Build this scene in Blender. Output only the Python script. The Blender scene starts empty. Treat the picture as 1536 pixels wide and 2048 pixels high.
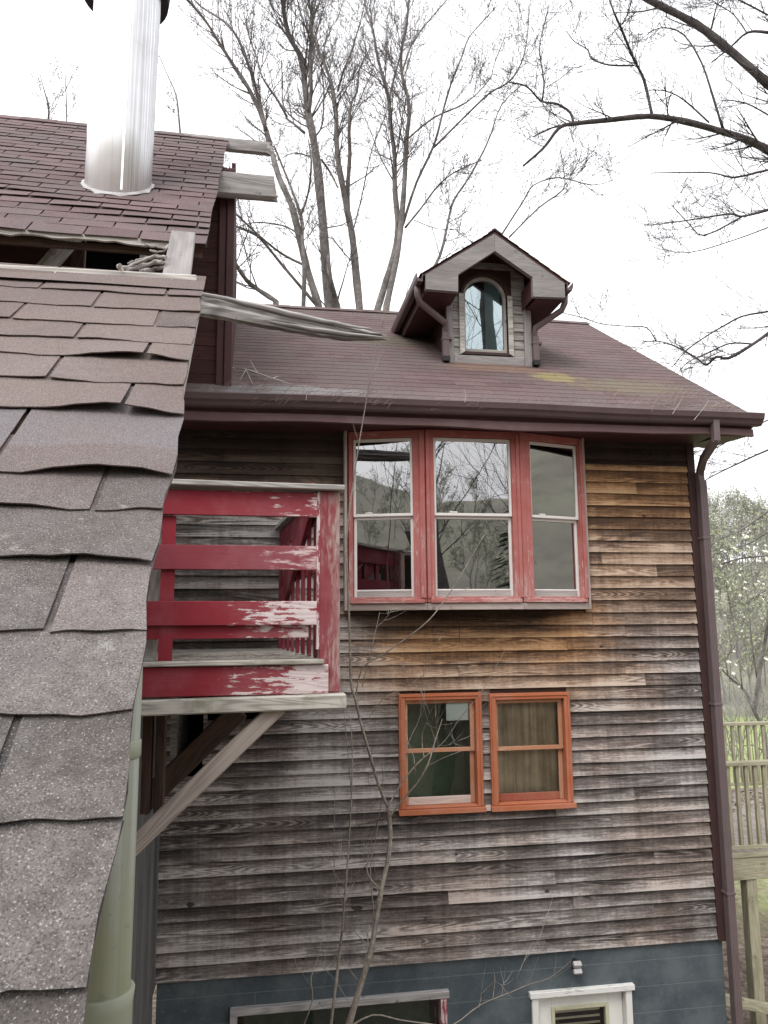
import bpy, bmesh, math, random
from mathutils import Vector, Matrix
PI = math.pi
S = bpy.context.scene
COL = S.collection

# ------------------------------------------------------------------ camera, world, sun, exposure
PITCH, YAW, ROLL, FPX = math.radians(8.064), math.radians(9.089), math.radians(-0.492), 1538.0
CAM = Vector((0, 0, 5.2))
FWD = Vector((math.sin(YAW)*math.cos(PITCH), math.cos(YAW)*math.cos(PITCH), math.sin(PITCH)))
R0 = Vector((math.cos(YAW), -math.sin(YAW), 0)); U0 = R0.cross(FWD)
RGT = R0*math.cos(ROLL) + U0*math.sin(ROLL); UPV = -R0*math.sin(ROLL) + U0*math.cos(ROLL)
cd = bpy.data.cameras.new('camera'); cam = bpy.data.objects.new('camera', cd); COL.objects.link(cam)
cd.sensor_fit = 'AUTO'; cd.sensor_width = 36; cd.lens = 36*FPX/2048
cd.clip_start = 0.05; cd.clip_end = 2000
cam.matrix_world = Matrix(((RGT.x, UPV.x, -FWD.x, CAM.x), (RGT.y, UPV.y, -FWD.y, CAM.y), (RGT.z, UPV.z, -FWD.z, CAM.z), (0, 0, 0, 1)))
S.camera = cam
S.view_settings.view_transform = 'Standard'; S.view_settings.look = 'None'
S.view_settings.gamma = 1; S.view_settings.exposure = 0.84
SUN_EL, SUN_AZ = math.radians(52), math.radians(215)      # azimuth clockwise from +Y
W = bpy.data.worlds.new('World'); S.world = W; W.use_nodes = True
wt = W.node_tree; bgn = wt.nodes['Background']
sky = wt.nodes.new('ShaderNodeTexSky'); sky.sky_type = 'NISHITA'; sky.sun_disc = False
sky.sun_elevation = SUN_EL; sky.sun_rotation = SUN_AZ; sky.dust_density = 4
hs = wt.nodes.new('ShaderNodeHueSaturation'); hs.inputs['Saturation'].default_value = 0.15
mxw = wt.nodes.new('ShaderNodeMix'); mxw.data_type = 'RGBA'; mxw.inputs[0].default_value = 0.75
wt.links.new(sky.outputs[0], hs.inputs['Color']); wt.links.new(hs.outputs[0], mxw.inputs[6])
mxw.inputs[7].default_value = (9.9, 9.9, 10.2, 1)         # even white cloud deck
wt.links.new(mxw.outputs[2], bgn.inputs['Color']); bgn.inputs['Strength'].default_value = 0.12
sl = bpy.data.lights.new('sun', 'SUN'); so = bpy.data.objects.new('sun', sl); COL.objects.link(so)
sl.energy = 0.9; sl.angle = math.radians(25); sl.color = (1, .97, .93)
sd = Vector((math.sin(SUN_AZ)*math.cos(SUN_EL), math.cos(SUN_AZ)*math.cos(SUN_EL), math.sin(SUN_EL)))
so.rotation_euler = sd.to_track_quat('Z', 'Y').to_euler()

# ------------------------------------------------------------------ measuring helpers
def ray(x, y): return RGT*(x-768) - UPV*(y-1024) + FWD*FPX
def at(x, y, Y):
    d = ray(x, y); return CAM + d*(Y/d.y)
BETA = math.radians(1.5)
EX, EY = Vector((math.cos(BETA), math.sin(BETA), 0)), Vector((-math.sin(BETA), math.cos(BETA), 0))
def A(x, y, z): return CAM + EX*x + EY*y + Vector((0, 0, z))      # annex frame
def atA(px, py, Y):
    d = ray(px, py); return CAM + d*(Y/d.dot(EY))
def smooth(t): t = max(0, min(1, t)); return t*t*(3-2*t)

# ------------------------------------------------------------------ mesh builder
class MB:
    def __init__(s): s.v = []; s.f = []; s.uv = []; s.sm = []; s.mi = []
    def face(s, pts, uvs=None, smooth=False, mi=0):
        b = len(s.v); s.v += [tuple(p) for p in pts]; n = len(pts)
        s.f.append(tuple(range(b, b+n))); s.uv.append(uvs or [(0, 0)]*n); s.sm.append(smooth); s.mi.append(mi)
    def box(s, x0, x1, y0, y1, z0, z1, ax=0, T=None, mi=0):
        lo, hi = (x0, y0, z0), (x1, y1, z1); b = len(s.v); P = []
        for i in range(8):
            P.append((hi[0] if i & 1 else lo[0], hi[1] if i & 2 else lo[1], hi[2] if i & 4 else lo[2]))
        s.v += [tuple(T(*p)) if T else p for p in P]
        for n, idx in ((0, (0, 4, 6, 2)), (0, (1, 3, 7, 5)), (1, (0, 1, 5, 4)), (1, (2, 6, 7, 3)), (2, (0, 2, 3, 1)), (2, (4, 5, 7, 6))):
            t = [a for a in (0, 1, 2) if a != n]
            if ax in t: u = ax; w = [a for a in t if a != ax][0]; k = 1
            else: u, w = t; k = .15
            s.f.append(tuple(b+i for i in idx)); s.uv.append([(P[i][u]*k, P[i][w]) for i in idx]); s.sm.append(False); s.mi.append(mi)
    def board(s, p0, p1, w, h, up=(0, 0, 1), taper=1, mi=0):
        p0, p1 = Vector(p0), Vector(p1); d = (p1-p0); L = d.length; d.normalize()
        sd_ = d.cross(Vector(up)).normalized(); u = sd_.cross(d)
        def T(x, y, z):
            k = 1+(taper-1)*x/L
            return p0 + d*x + sd_*(y*k) + u*(z*k)
        s.box(0, L, -w/2, w/2, -h/2, h/2, 0, T, mi)
    def tube(s, pts, rad, n=6, cap=True, mi=0):
        pts = [Vector(p) for p in pts]; b = len(s.v); m = len(pts); prev = None; L = 0
        if not hasattr(rad, '__len__'): rad = [rad]*m
        Ls = []
        for i, p in enumerate(pts):
            d = (pts[min(i+1, m-1)]-pts[max(i-1, 0)])
            if d.length < 1e-9: d = Vector((0, 0, 1))
            d.normalize()
            if prev is None:
                a = Vector((0, 0, 1)) if abs(d.z) < .9 else Vector((1, 0, 0)); x = d.cross(a).normalized()
            else: x = (prev - d*prev.dot(d)); x = x.normalized() if x.length > 1e-6 else d.orthogonal().normalized()
            prev = x; y = d.cross(x)
            if i: L += (p-pts[i-1]).length
            Ls.append(L)
            for k in range(n):
                t = 2*PI*k/n; q = p + (x*math.cos(t)+y*math.sin(t))*rad[i]; s.v.append((q.x, q.y, q.z))
        for i in range(m-1):
            for k in range(n):
                k2 = (k+1) % n
                s.f.append((b+i*n+k, b+i*n+k2, b+(i+1)*n+k2, b+(i+1)*n+k))
                u0, u1 = k/n*2*PI*rad[i], (k+1)/n*2*PI*rad[i]
                s.uv.append([(Ls[i], u0), (Ls[i], u1), (Ls[i+1], u1), (Ls[i+1], u0)]); s.sm.append(n > 4); s.mi.append(mi)
        if cap:
            for base, rev in ((b, True), (b+(m-1)*n, False)):
                ix = list(range(base, base+n)); ix = ix[::-1] if rev else ix
                s.f.append(tuple(ix)); s.uv.append([(0, 0)]*n); s.sm.append(False); s.mi.append(mi)
    def blob(s, c, r, h, mi=0):
        c = Vector(c); b = len(s.v)
        s.v += [(c.x-r, c.y, c.z), (c.x, c.y-r, c.z), (c.x+r, c.y, c.z), (c.x, c.y+r, c.z), (c.x, c.y, c.z-h*.5), (c.x+r*.3, c.y, c.z+h*.7)]
        for k in range(4):
            k2 = (k+1) % 4
            for q in ((b+k, b+k2, b+5), (b+k2, b+k, b+4)): s.f.append(q); s.uv.append([(0, 0)]*3); s.sm.append(False); s.mi.append(mi)
    def prism(s, poly, T, d0, d1, mi=0):
        n = len(poly)
        s.face([T(u, w, d0) for u, w in poly][::-1], [(u, w) for u, w in poly][::-1], mi=mi)
        s.face([T(u, w, d1) for u, w in poly], list(poly), mi=mi)
        for i in range(n):
            a, c = poly[i], poly[(i+1) % n]
            s.face([T(*a, d0), T(*c, d0), T(*c, d1), T(*a, d1)], [(a[0], d0), (c[0], d0), (c[0], d1), (a[0], d1)], mi=mi)
    def frame(s, T, u0, u1, w0, w1, l, r, b, t, d0, d1):
        if l: s.box(u0, u0+l, d0, d1, w0, w1, 2, T)
        if r: s.box(u1-r, u1, d0, d1, w0, w1, 2, T)
        if b: s.box(u0+l, u1-r, d0, d1, w0, w0+b, 0, T)
        if t: s.box(u0+l, u1-r, d0, d1, w1-t, w1, 0, T)

def tag(o, label=None, cat=None, group=None, kind=None):
    if label: o['label'] = label
    if cat: o['category'] = cat
    if group: o['group'] = group
    if kind: o['kind'] = kind
    return o
def thing(name, label, cat, loc=(0, 0, 0), group=None):
    o = bpy.data.objects.new(name, None); COL.objects.link(o); o.location = loc; o.empty_display_size = .2
    return tag(o, label, cat, group)
def obj(name, mb, mat, parent=None, bevel=0, fix=True, label=None):
    me = bpy.data.meshes.new(name); me.from_pydata(mb.v, [], mb.f)
    uvl = me.uv_layers.new(name='UVMap')
    uvl.data.foreach_set('uv', [c for f in mb.uv for p in f for c in p])
    me.polygons.foreach_set('use_smooth', mb.sm); me.polygons.foreach_set('material_index', mb.mi)
    for m in (mat if isinstance(mat, (list, tuple)) else [mat]): me.materials.append(m)
    if fix:
        bm = bmesh.new(); bm.from_mesh(me); bmesh.ops.remove_doubles(bm, verts=bm.verts, dist=1e-6) if fix == 2 else None
        bmesh.ops.recalc_face_normals(bm, faces=bm.faces); bm.to_mesh(me); bm.free()
    me.update()
    o = bpy.data.objects.new(name, me); COL.objects.link(o)
    if parent is not None:
        o.parent = parent
        if parent.type == 'EMPTY': o.matrix_parent_inverse = Matrix.Translation(-Vector(parent.location))
    if bevel:
        b = o.modifiers.new('bevel', 'BEVEL'); b.width = bevel; b.segments = 1; b.limit_method = 'ANGLE'
    if label: o['label'] = label
    return o

# ------------------------------------------------------------------ material helpers
class G:
    def __init__(s, name):
        s.m = bpy.data.materials.new(name); s.m.use_nodes = True; s.t = s.m.node_tree; s.t.nodes.clear()
    def N(s, typ, **k):
        n = s.t.nodes.new('ShaderNode'+typ)
        for a, b in k.items(): setattr(n, a, b)
        return n
    def put(s, inp, val):
        if isinstance(val, bpy.types.NodeSocket): s.t.links.new(val, inp)
        elif isinstance(val, (tuple, list)) and len(val) == 3 and inp.type == 'RGBA': inp.default_value = (*val, 1)
        else: inp.default_value = val
    def math(s, op, a, b=0.0, c=0.0, clamp=False):
        n = s.N('Math', operation=op, use_clamp=clamp)
        s.put(n.inputs[0], a); s.put(n.inputs[1], b); s.put(n.inputs[2], c); return n.outputs[0]
    def add(s, a, b): return s.math('ADD', a, b)
    def mul(s, a, b): return s.math('MULTIPLY', a, b)
    def sep(s, v):
        n = s.N('SeparateXYZ'); s.put(n.inputs[0], v); return n.outputs
    def comb(s, x, y, z):
        n = s.N('CombineXYZ'); s.put(n.inputs[0], x); s.put(n.inputs[1], y); s.put(n.inputs[2], z); return n.outputs[0]
    def uv(s): return s.N('TexCoord').outputs['UV']
    def pos(s): return s.N('TexCoord').outputs['Object']
    def rnd(s): return s.N('NewGeometry').outputs['Random Per Island']
    def noise(s, v, sc, det=3, rough=.5, dist=0.0):
        n = s.N('TexNoise'); s.put(n.inputs['Vector'], v); n.inputs['Scale'].default_value = sc
        n.inputs['Detail'].default_value = det; n.inputs['Roughness'].default_value = rough; n.inputs['Distortion'].default_value = dist
        return n.outputs[0]
    def map(s, v, a, b, c=0.0, d=1.0, st='SMOOTHSTEP'):
        n = s.N('MapRange', interpolation_type=st); s.put(n.inputs[0], v)
        for i, k in enumerate((a, b, c, d)): s.put(n.inputs[i+1], k)
        return n.outputs[0]
    def mix(s, f, a, b, bt='MIX'):
        n = s.N('Mix', data_type='RGBA', blend_type=bt); s.put(n.inputs[0], f); s.put(n.inputs[6], a); s.put(n.inputs[7], b); return n.outputs[2]
    def ramp(s, f, stops):
        n = s.N('ValToRGB'); s.put(n.inputs[0], f); e = n.color_ramp.elements
        while len(e) < len(stops): e.new(.5)
        for i, (p, c) in enumerate(stops): e[i].position = p; e[i].color = (*c, 1)
        return n.outputs[0]
    def bump(s, h, st=.3, d=.01):
        n = s.N('Bump'); s.put(n.inputs['Height'], h); n.inputs['Strength'].default_value = st; n.inputs['Distance'].default_value = d
        return n.outputs[0]
    def done(s, col, rough=.8, bump=None, metal=0.0, spec=.3):
        b = s.N('BsdfPrincipled'); s.put(b.inputs['Base Color'], col); s.put(b.inputs['Roughness'], rough); s.put(b.inputs['Metallic'], metal)
        b.inputs['Specular IOR Level'].default_value = spec
        if bump is not None: s.put(b.inputs['Normal'], bump)
        o = s.N('OutputMaterial'); s.t.links.new(b.outputs[0], o.inputs[0]); return s.m

def grain(g, su=1.0, sv=1.0):
    """weathered grain from UV (u along the board, in metres): returns (rings, streaks, blotch, rnd)"""
    u = g.sep(g.uv()); r = g.rnd()
    x = g.add(u[0], g.mul(r, 61.0)); y = g.add(u[1], g.mul(r, 17.0))
    base = g.noise(g.comb(g.mul(x, .75*su), g.mul(y, 8.5*sv), g.mul(r, 9)), 1.0, 2, .45, .35)
    rings = g.math('SINE', g.mul(base, 92.0))
    rings = g.map(rings, -1, 1, 0, 1, 'LINEAR')
    streak = g.noise(g.comb(g.mul(x, 2.2*su), g.mul(y, 150*sv), r), 1.0, 5, .68)
    blotch = g.noise(g.comb(g.mul(x, 1.3*su), g.mul(y, 6*sv), g.mul(r, 7)), 1.0, 4, .6)
    return rings, streak, blotch, r

def wood(name, dark, light, rough=.85, ringamt=.35, su=1.0, sv=1.0, paint=None, loss=None, vary=.25, moss=0, soft=.035):
    g = G(name); ri, st, bl, r = grain(g, su, sv)
    h = g.add(g.mul(ri, ringamt), g.add(g.mul(st, .6), g.add(g.mul(bl, .9), g.mul(r, vary))))
    h = g.map(h, .45, 1.45)
    col = g.mix(h, dark, light)
    spots = g.map(g.noise(g.pos(), 9, 3, .6), .66, .72)
    col = g.mix(g.mul(spots, .5), col, tuple(c*.35 for c in dark))
    if moss:
        mo = g.mul(g.map(g.noise(g.pos(), 5, 5, .7), .48, .66), moss); col = g.mix(mo, col, (.11, .12, .05))
    ht = g.add(g.mul(st, .6), g.mul(ri, .3))
    if paint is not None:
        n = g.add(g.noise(g.comb(g.mul(g.sep(g.uv())[0], 9), g.mul(g.sep(g.uv())[1], 42), r), 1.0, 6, .72), g.mul(g.noise(g.pos(), 3.5, 3, .6), .5))
        ls = loss(g) if loss else 0.0
        k = g.map(g.add(n, ls), .915-soft/2, .915+soft)
        fade = g.noise(g.pos(), 4, 4, .6)
        pc = g.mix(g.map(g.add(fade, g.mul(ls, .7)), .35, .8), paint, tuple(min(1, c*1.0+.05) for c in paint))
        pc = g.mix(g.mul(g.map(st, .45, .7), .25), pc, tuple(c*.55 for c in paint))
        col = g.mix(k, pc, col); ht = g.add(g.mul(ht, g.add(g.mul(k, .7), .3)), g.mul(k, -.5))
    return g.done(col, rough, g.bump(ht, .35, .004))

def siding_mat():
    g = G('clapboard'); ri, st, bl, r = grain(g)
    p = g.pos(); x, y, z = g.sep(p)
    v = g.sep(g.uv())[1]
    wob = g.add(g.mul(g.noise(g.comb(g.mul(x, 1.6), 0, g.mul(z, 9)), 1, 4, .65), 1.0), -.5)
    v = g.sep(g.uv())[1]
    # v runs 0 at the butt edge to .105 at the lap: butts are bleached most
    bleach = g.map(v, .0, .09, .17, -.17, 'LINEAR')
    rk = g.map(g.noise(g.comb(g.mul(x, .8), 0, g.mul(z, 11)), 1, 2), .47, .68, .06, .50)
    ph = g.add(g.mul(x, 62.0), g.add(g.mul(g.noise(g.comb(g.mul(x, 2.5), g.mul(r, 40), 0), 1, 2), 34), g.mul(g.math('POWER', g.add(v, -.05), 2.0), 9500.0)))
    chev = g.mul(g.math('SINE', ph), g.map(g.noise(g.comb(g.mul(x, .9), g.mul(r, 77), 4), 1, 1), .58, .70, 0, .17))
    h = g.add(g.add(chev, g.mul(g.add(ri, -.5), g.mul(rk, .75))), g.add(g.mul(st, .80), g.add(g.mul(bl, 1.15), g.mul(r, .30))))
    run = g.noise(g.comb(g.mul(x, 13), 0, g.mul(z, .5)), 1, 4, .7); spk = g.noise(g.comb(g.mul(x, 26), 0, g.mul(z, 60)), 1, 3, .7); h = g.add(h, g.add(g.mul(g.add(run, -.5), .40), g.mul(g.add(spk, -.5), .5)))
    wash = g.mul(g.mul(g.map(g.add(x, g.mul(wob, .5)), .45, 1.2, .2, 0), g.map(x, .1, .4)), g.map(g.add(z, g.mul(wob, .3)), 3.3, 4.1, 0, 1)); h = g.map(g.add(h, g.add(g.add(bleach, wash), g.mul(wob, .38))), .68, 1.60)
    grey = g.ramp(h, [(0, (.036, .031, .029)), (.3, (.110, .096, .089)), (.62, (.205, .186, .174)), (1, (.49, .46, .435))])
    brown = g.ramp(h, [(0, (.075, .040, .022)), (.3, (.20, .105, .050)), (.65, (.40, .225, .11)), (1, (.56, .36, .20))])
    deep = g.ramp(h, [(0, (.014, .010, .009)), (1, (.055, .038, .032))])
    warm = g.mix(g.map(g.noise(p, 1.1, 2), .42, .62), grey, g.mix(1.0, grey, (1.0, .90, .85), 'MULTIPLY'))
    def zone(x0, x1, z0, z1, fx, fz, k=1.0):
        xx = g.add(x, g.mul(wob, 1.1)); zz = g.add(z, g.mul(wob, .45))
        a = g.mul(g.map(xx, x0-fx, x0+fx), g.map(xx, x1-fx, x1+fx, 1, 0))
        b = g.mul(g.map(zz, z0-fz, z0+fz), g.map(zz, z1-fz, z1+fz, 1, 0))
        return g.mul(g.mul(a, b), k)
    zg = g.math('MAXIMUM', zone(2.5, 4.6, 5.90, 7.2, .2, .34, .97), zone(.98, 2.95, 4.80, 5.45, .38, .14, 1.0))
    zg = g.math('MAXIMUM', zg, zone(2.3, 4.6, 5.25, 6.1, .3, .4, .5))
    zg = g.math('MAXIMUM', zg, g.math('MAXIMUM', zone(-1, .75, 6.15, 7.2, .1, .15, .55), zone(.8, 3.2, 4.55, 4.95, .45, .25, .55)))
    col = g.mix(zg, warm, brown)
    zd = g.math('MAXIMUM', g.map(g.add(z, g.mul(wob, .03)), 6.565, 6.58), zone(-1.2, .85, 6.28, 7.2, .1, .12, .9))  # unbleached dark brown wood plus soffit shade, both put into the board colour
    zd = g.math('MAXIMUM', zd, g.math('MAXIMUM', zone(.75, 2.55, 5.10, 5.5, .25, .07, .8), zone(-1, .22, 4.9, 5.42, .06, .12, .72)))  # dark brown below the bay has the bay's shade put into the colour
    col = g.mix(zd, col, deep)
    knot = g.map(g.noise(g.comb(g.mul(x, 7), 3.3, g.mul(z, 14)), 1, 1), .76, .80)
    col = g.mix(g.mul(knot, .85), col, (.012, .009, .008))
    return g.done(col, .85, g.bump(g.add(g.mul(st, .7), g.mul(ri, .35)), .45, .004))

def shingle_mat(name, c_lo, c_hi, speck, gs=420, stain=None, selv=None, warm=None, moss=False):
    g = G(name); p = g.pos(); r = g.rnd()
    gr = g.noise(p, gs, 2, .6); mo = g.noise(p, 7, 6, .72); br = g.noise(p, 1.7, 3, .6); fine = g.noise(p, 55, 3, .7)
    col = g.mix(g.map(g.add(g.mul(mo, .6), g.add(g.mul(fine, .5), g.mul(r, .35))), .45, .98), c_lo, c_hi)
    if stain: col = g.mix(g.mul(g.map(g.add(br, g.mul(mo, .35)), .55, .85), .9), col, stain)
    if selv:
        lich = g.map(g.add(g.noise(p, 16, 4, .6), g.mul(g.noise(p, 2.3, 2), .25)), .80, .85); col = g.mix(g.mul(lich, .55), col, (.30, .30, .27))
        v = g.sep(g.uv())[1]; k = g.map(g.add(v, g.mul(mo, .012)), selv[0], selv[0]+.012); col = g.mix(k, col, selv[1]); col = g.mix(g.mul(g.map(v, .128, .140), g.map(v, .9, .95, .85, 0)), col, (.055, .05, .05))
    if warm: col = g.mix(g.mul(g.map(g.add(g.mul(g.sep(p)[1], .55), g.add(g.mul(br, 1.1), g.mul(r, .3))), .90, 1.65), .66), col, warm)
    if moss:
        X, Y, Z = g.sep(p); w_ = g.add(mo, -.5)
        def spot(cx, cy, rx, ry):
            a = g.math('DIVIDE', g.add(X, -cx), rx); b = g.math('DIVIDE', g.add(Y, -cy), ry)
            return g.map(g.add(g.math('SQRT', g.add(g.mul(a, a), g.mul(b, b))), g.mul(w_, 1.6)), .55, 1.05, 1, 0)
        col = g.mix(g.mul(spot(2.75, 6.75, .30, .16), .75), col, (.27, .23, .09)); col = g.mix(g.mul(spot(3.35, 6.55, .7, .25), .35), col, (.21, .19, .10))
        col = g.mix(g.mul(spot(2.2, 6.95, .6, .14), .55), col, (.24, .15, .10)); col = g.mix(g.mul(spot(1.25, 7.75, .55, .25), .5), col, (.11, .105, .06)); col = g.mix(g.mul(spot(3.0, 7.4, .35, .4), .55), col, (.085, .062, .058))
        col = g.mix(g.mul(spot(.2, 6.05, .75, .16), .8), col, (.24, .24, .24)); col = g.mix(g.mul(g.map(g.add(Y, g.mul(w_, .8)), 5.85, 6.35, 1, 0), .35), col, (.22, .19, .185))
    dk = g.map(gr, .30, .50); col = g.mix(g.mul(g.math('SUBTRACT', 1.0, dk), .75), col, tuple(c*.35 for c in c_lo))
    lt = g.map(gr, .60, .70); col = g.mix(g.mul(lt, .6), col, speck)
    return g.done(col, .9, g.bump(g.add(gr, g.mul(fine, .5)), .5, .0025), spec=.35)

def paint_mat(name, col, rough=.55, dirt=.4, dirtcol=None, bumpsc=30, bs=.1):
    g = G(name); p = g.pos(); n = g.noise(p, 3, 6, .7); f = g.noise(p, bumpsc, 3)
    dc = dirtcol or tuple(c*.45 for c in col)
    c = g.mix(g.mul(g.map(n, .42, .72), dirt), col, dc)
    c = g.mix(g.mul(g.map(f, .55, .75), dirt*.5), c, dc)
    return g.done(c, rough, g.bump(f, bs, .004))

def glass_mat(name, k=1.6, base=.06, tint=(1, 1, 1)):
    g = G(name); fr = g.N('Fresnel'); fr.inputs[0].default_value = 1.5
    w = g.bump(g.noise(g.pos(), 2.2, 1), .02, .05)
    gl = g.N('BsdfGlossy'); gl.inputs[0].default_value = (*tint, 1); gl.inputs['Roughness'].default_value = .012; g.put(gl.inputs['Normal'], w)
    tr = g.N('BsdfTransparent'); tr.inputs[0].default_value = (1, 1, 1, 1)
    f = g.math('ADD', g.mul(fr.outputs[0], k), base, clamp=True)
    mx = g.N('MixShader'); g.put(mx.inputs[0], f); g.t.links.new(tr.outputs[0], mx.inputs[1]); g.t.links.new(gl.outputs[0], mx.inputs[2])
    o = g.N('OutputMaterial'); g.t.links.new(mx.outputs[0], o.inputs[0]); return g.m

M = {}
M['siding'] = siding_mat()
M['grey_wood'] = wood('grey_wood', (.085, .078, .072), (.40, .38, .35))
M['pale_wood'] = wood('pale_wood', (.20, .18, .16), (.62, .59, .55), vary=.15)
M['bargeboard'] = wood('bargeboard', (.17, .155, .15), (.36, .34, .335), ringamt=.15, vary=.1)
M['raw_beam'] = wood('raw_beam', (.055, .048, .045), (.44, .42, .405), su=.8, sv=.5, ringamt=.2)
M['moss_beam'] = wood('moss_beam', (.13, .115, .095), (.52, .49, .44), moss=.45)
M['brace'] = wood('brace', (.12, .09, .07), (.42, .36, .32), su=.7, sv=.6, ringamt=.25)
M['dark_wood'] = wood('dark_wood', (.022, .014, .011), (.085, .05, .036))
M['wall_brown'] = wood('wall_brown', (.026, .012, .011), (.085, .036, .031), ringamt=.1, sv=.6)
M['grey_wall'] = wood('grey_wall', (.035, .035, .035), (.15, .15, .148), ringamt=.2)
M['trim_maroon'] = paint_mat('maroon_trim', (.075, .030, .030), .6, .5, (.03, .015, .015))
M['trim_dark'] = paint_mat('dark_trim', (.055, .028, .026), .6, .5, (.025, .016, .015))
M['fascia_low'] = wood('fascia_low', (.10, .06, .055), (.30, .235, .22), ringamt=.1, paint=(.14, .085, .085), loss=lambda g: -.08)
M['gutter'] = paint_mat('gutter_brown', (.115, .078, .078), .42, .45, (.055, .04, .04))
M['downspout'] = paint_mat('downspout_brown', (.145, .11, .112), .45, .35, (.08, .055, .055))
M['dspout_dormer'] = paint_mat('dormer_spout', (.14, .10, .102), .45, .3)
LX = lambda a, b, lo, hi: (lambda g: g.map(g.sep(g.pos())[0], a, b, lo, hi, 'LINEAR'))
M['red_rail'] = wood('red_rail', (.33, .22, .22), (.66, .56, .55), paint=(.235, .022, .034), loss=LX(-.3, .38, -.08, .19), su=1.3)
M['red_rail_worn'] = wood('red_rail_worn', (.33, .22, .22), (.66, .57, .56), paint=(.235, .022, .034), loss=LX(-.45, .36, -.07, .30), su=1.3)
M['red_mid'] = wood('red_mid', (.33, .20, .20), (.60, .47, .46), paint=(.225, .04, .054), loss=LX(-.35, .34, -.06, .17), su=1.3, soft=.10)
M['red_post'] = wood('red_post', (.19, .11, .10), (.42, .33, .30), paint=(.22, .035, .045), loss=lambda g: g.add(.12, g.map(g.sep(g.pos())[0], .36, .44, -.05, .16, 'LINEAR')), soft=.22)
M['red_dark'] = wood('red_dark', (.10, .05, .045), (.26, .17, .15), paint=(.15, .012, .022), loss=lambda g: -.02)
M['bay_red'] = wood('bay_red', (.34, .17, .155), (.56, .36, .33), paint=(.36, .105, .092), loss=lambda g: g.map(g.sep(g.pos())[2], 5.25, 6.6, .15, .01, 'LINEAR'), vary=.1, soft=.09)
M['bay_skirt'] = wood('bay_skirt', (.22, .17, .15), (.46, .39, .36), ringamt=.15)
M['sash_white'] = wood('sash_white', (.42, .38, .36), (.68, .65, .62), paint=(.68, .65, .62), loss=lambda g: g.map(g.sep(g.pos())[2], 5.38, 5.50, .14, -.05, 'LINEAR'), vary=.05)
M['rail_grey'] = wood('rail_grey', (.20, .18, .17), (.48, .45, .43), ringamt=.15)
M['orange'] = wood('orange_paint', (.30, .10, .055), (.48, .22, .13), paint=(.40, .125, .056), loss=lambda g: g.map(g.sep(g.pos())[2], 3.64, 3.76, .17, -.01, 'LINEAR'), vary=.1, soft=.07)
M['orange_sash'] = wood('orange_sash', (.30, .16, .09), (.54, .38, .26), paint=(.42, .20, .11), loss=lambda g: .06)
M['red_sash'] = paint_mat('sash_redbrown', (.27, .075, .045), .6, .5, (.36, .17, .11))
M['pale_sash'] = wood('pale_sash', (.35, .25, .22), (.66, .56, .50), ringamt=.15)
M['white_paint'] = paint_mat('white_paint', (.70, .70, .66), .5, .3, (.42, .42, .37))
M['white_worn'] = wood('white_worn', (.30, .28, .25), (.5, .48, .45), paint=(.66, .65, .62), loss=lambda g: .04)
M['cream'] = paint_mat('cream', (.52, .50, .36), .5, .3)
M['dark_in'] = paint_mat('dark_room', (.022, .022, .024), .9, .3)
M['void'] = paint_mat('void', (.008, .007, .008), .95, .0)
M['dark_green'] = paint_mat('dark_green', (.035, .055, .042), .9, .6)
M['green_room'] = paint_mat('green_room', (.16, .22, .13), .9, .6, (.04, .07, .035))
M['glass'] = glass_mat('window_glass', 3.8, .16)
M['glass_low'] = glass_mat('low_glass', 1.2, .0)
M['glass_dormer'] = glass_mat('dormer_glass', 4.5, .20, (.80, .95, .98))
M['paper'] = paint_mat('paper', (.6, .66, .62), .8, .1)
M['black_metal'] = paint_mat('black_metal', (.02, .018, .018), .5, .4)
M['annex_shingle'] = shingle_mat('annex_shingle', (.082, .072, .067), (.224, .200, .189), (.46, .45, .445), 520, (.098, .100, .110), (1.088, (.165, .175, .20)), (.175, .120, .104))
M['upper_shingle'] = shingle_mat('upper_shingle', (.108, .067, .068), (.188, .125, .126), (.30, .235, .235), 170, (.125, .10, .10))
M['house_shingle'] = shingle_mat('house_shingle', (.100, .063, .062), (.152, .100, .098), (.235, .185, .182), 130, (.130, .102, .096), moss=True)
g = G('pvc'); q = g.sep(g.pos()); n_ = g.noise(g.comb(g.mul(q[0], 38), g.mul(q[1], 38), g.mul(q[2], .9)), 1, 4, .65); m_ = g.noise(g.pos(), 2.5, 4, .6); d_ = g.noise(g.pos(), 60, 3)
c = g.mix(g.map(n_, .35, .65), (.27, .28, .245), (.19, .196, .145)); c = g.mix(g.mul(g.map(m_, .45, .65), .6), c, (.195, .205, .115)); c = g.mix(g.mul(g.map(d_, .6, .75), .4), c, (.12, .12, .09))
M['pvc'] = g.done(c, .5, g.bump(d_, .06, .003))
M['pvc2'] = paint_mat('pvc_collar', (.25, .265, .20), .5, .5, (.19, .20, .09), 14)
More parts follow.
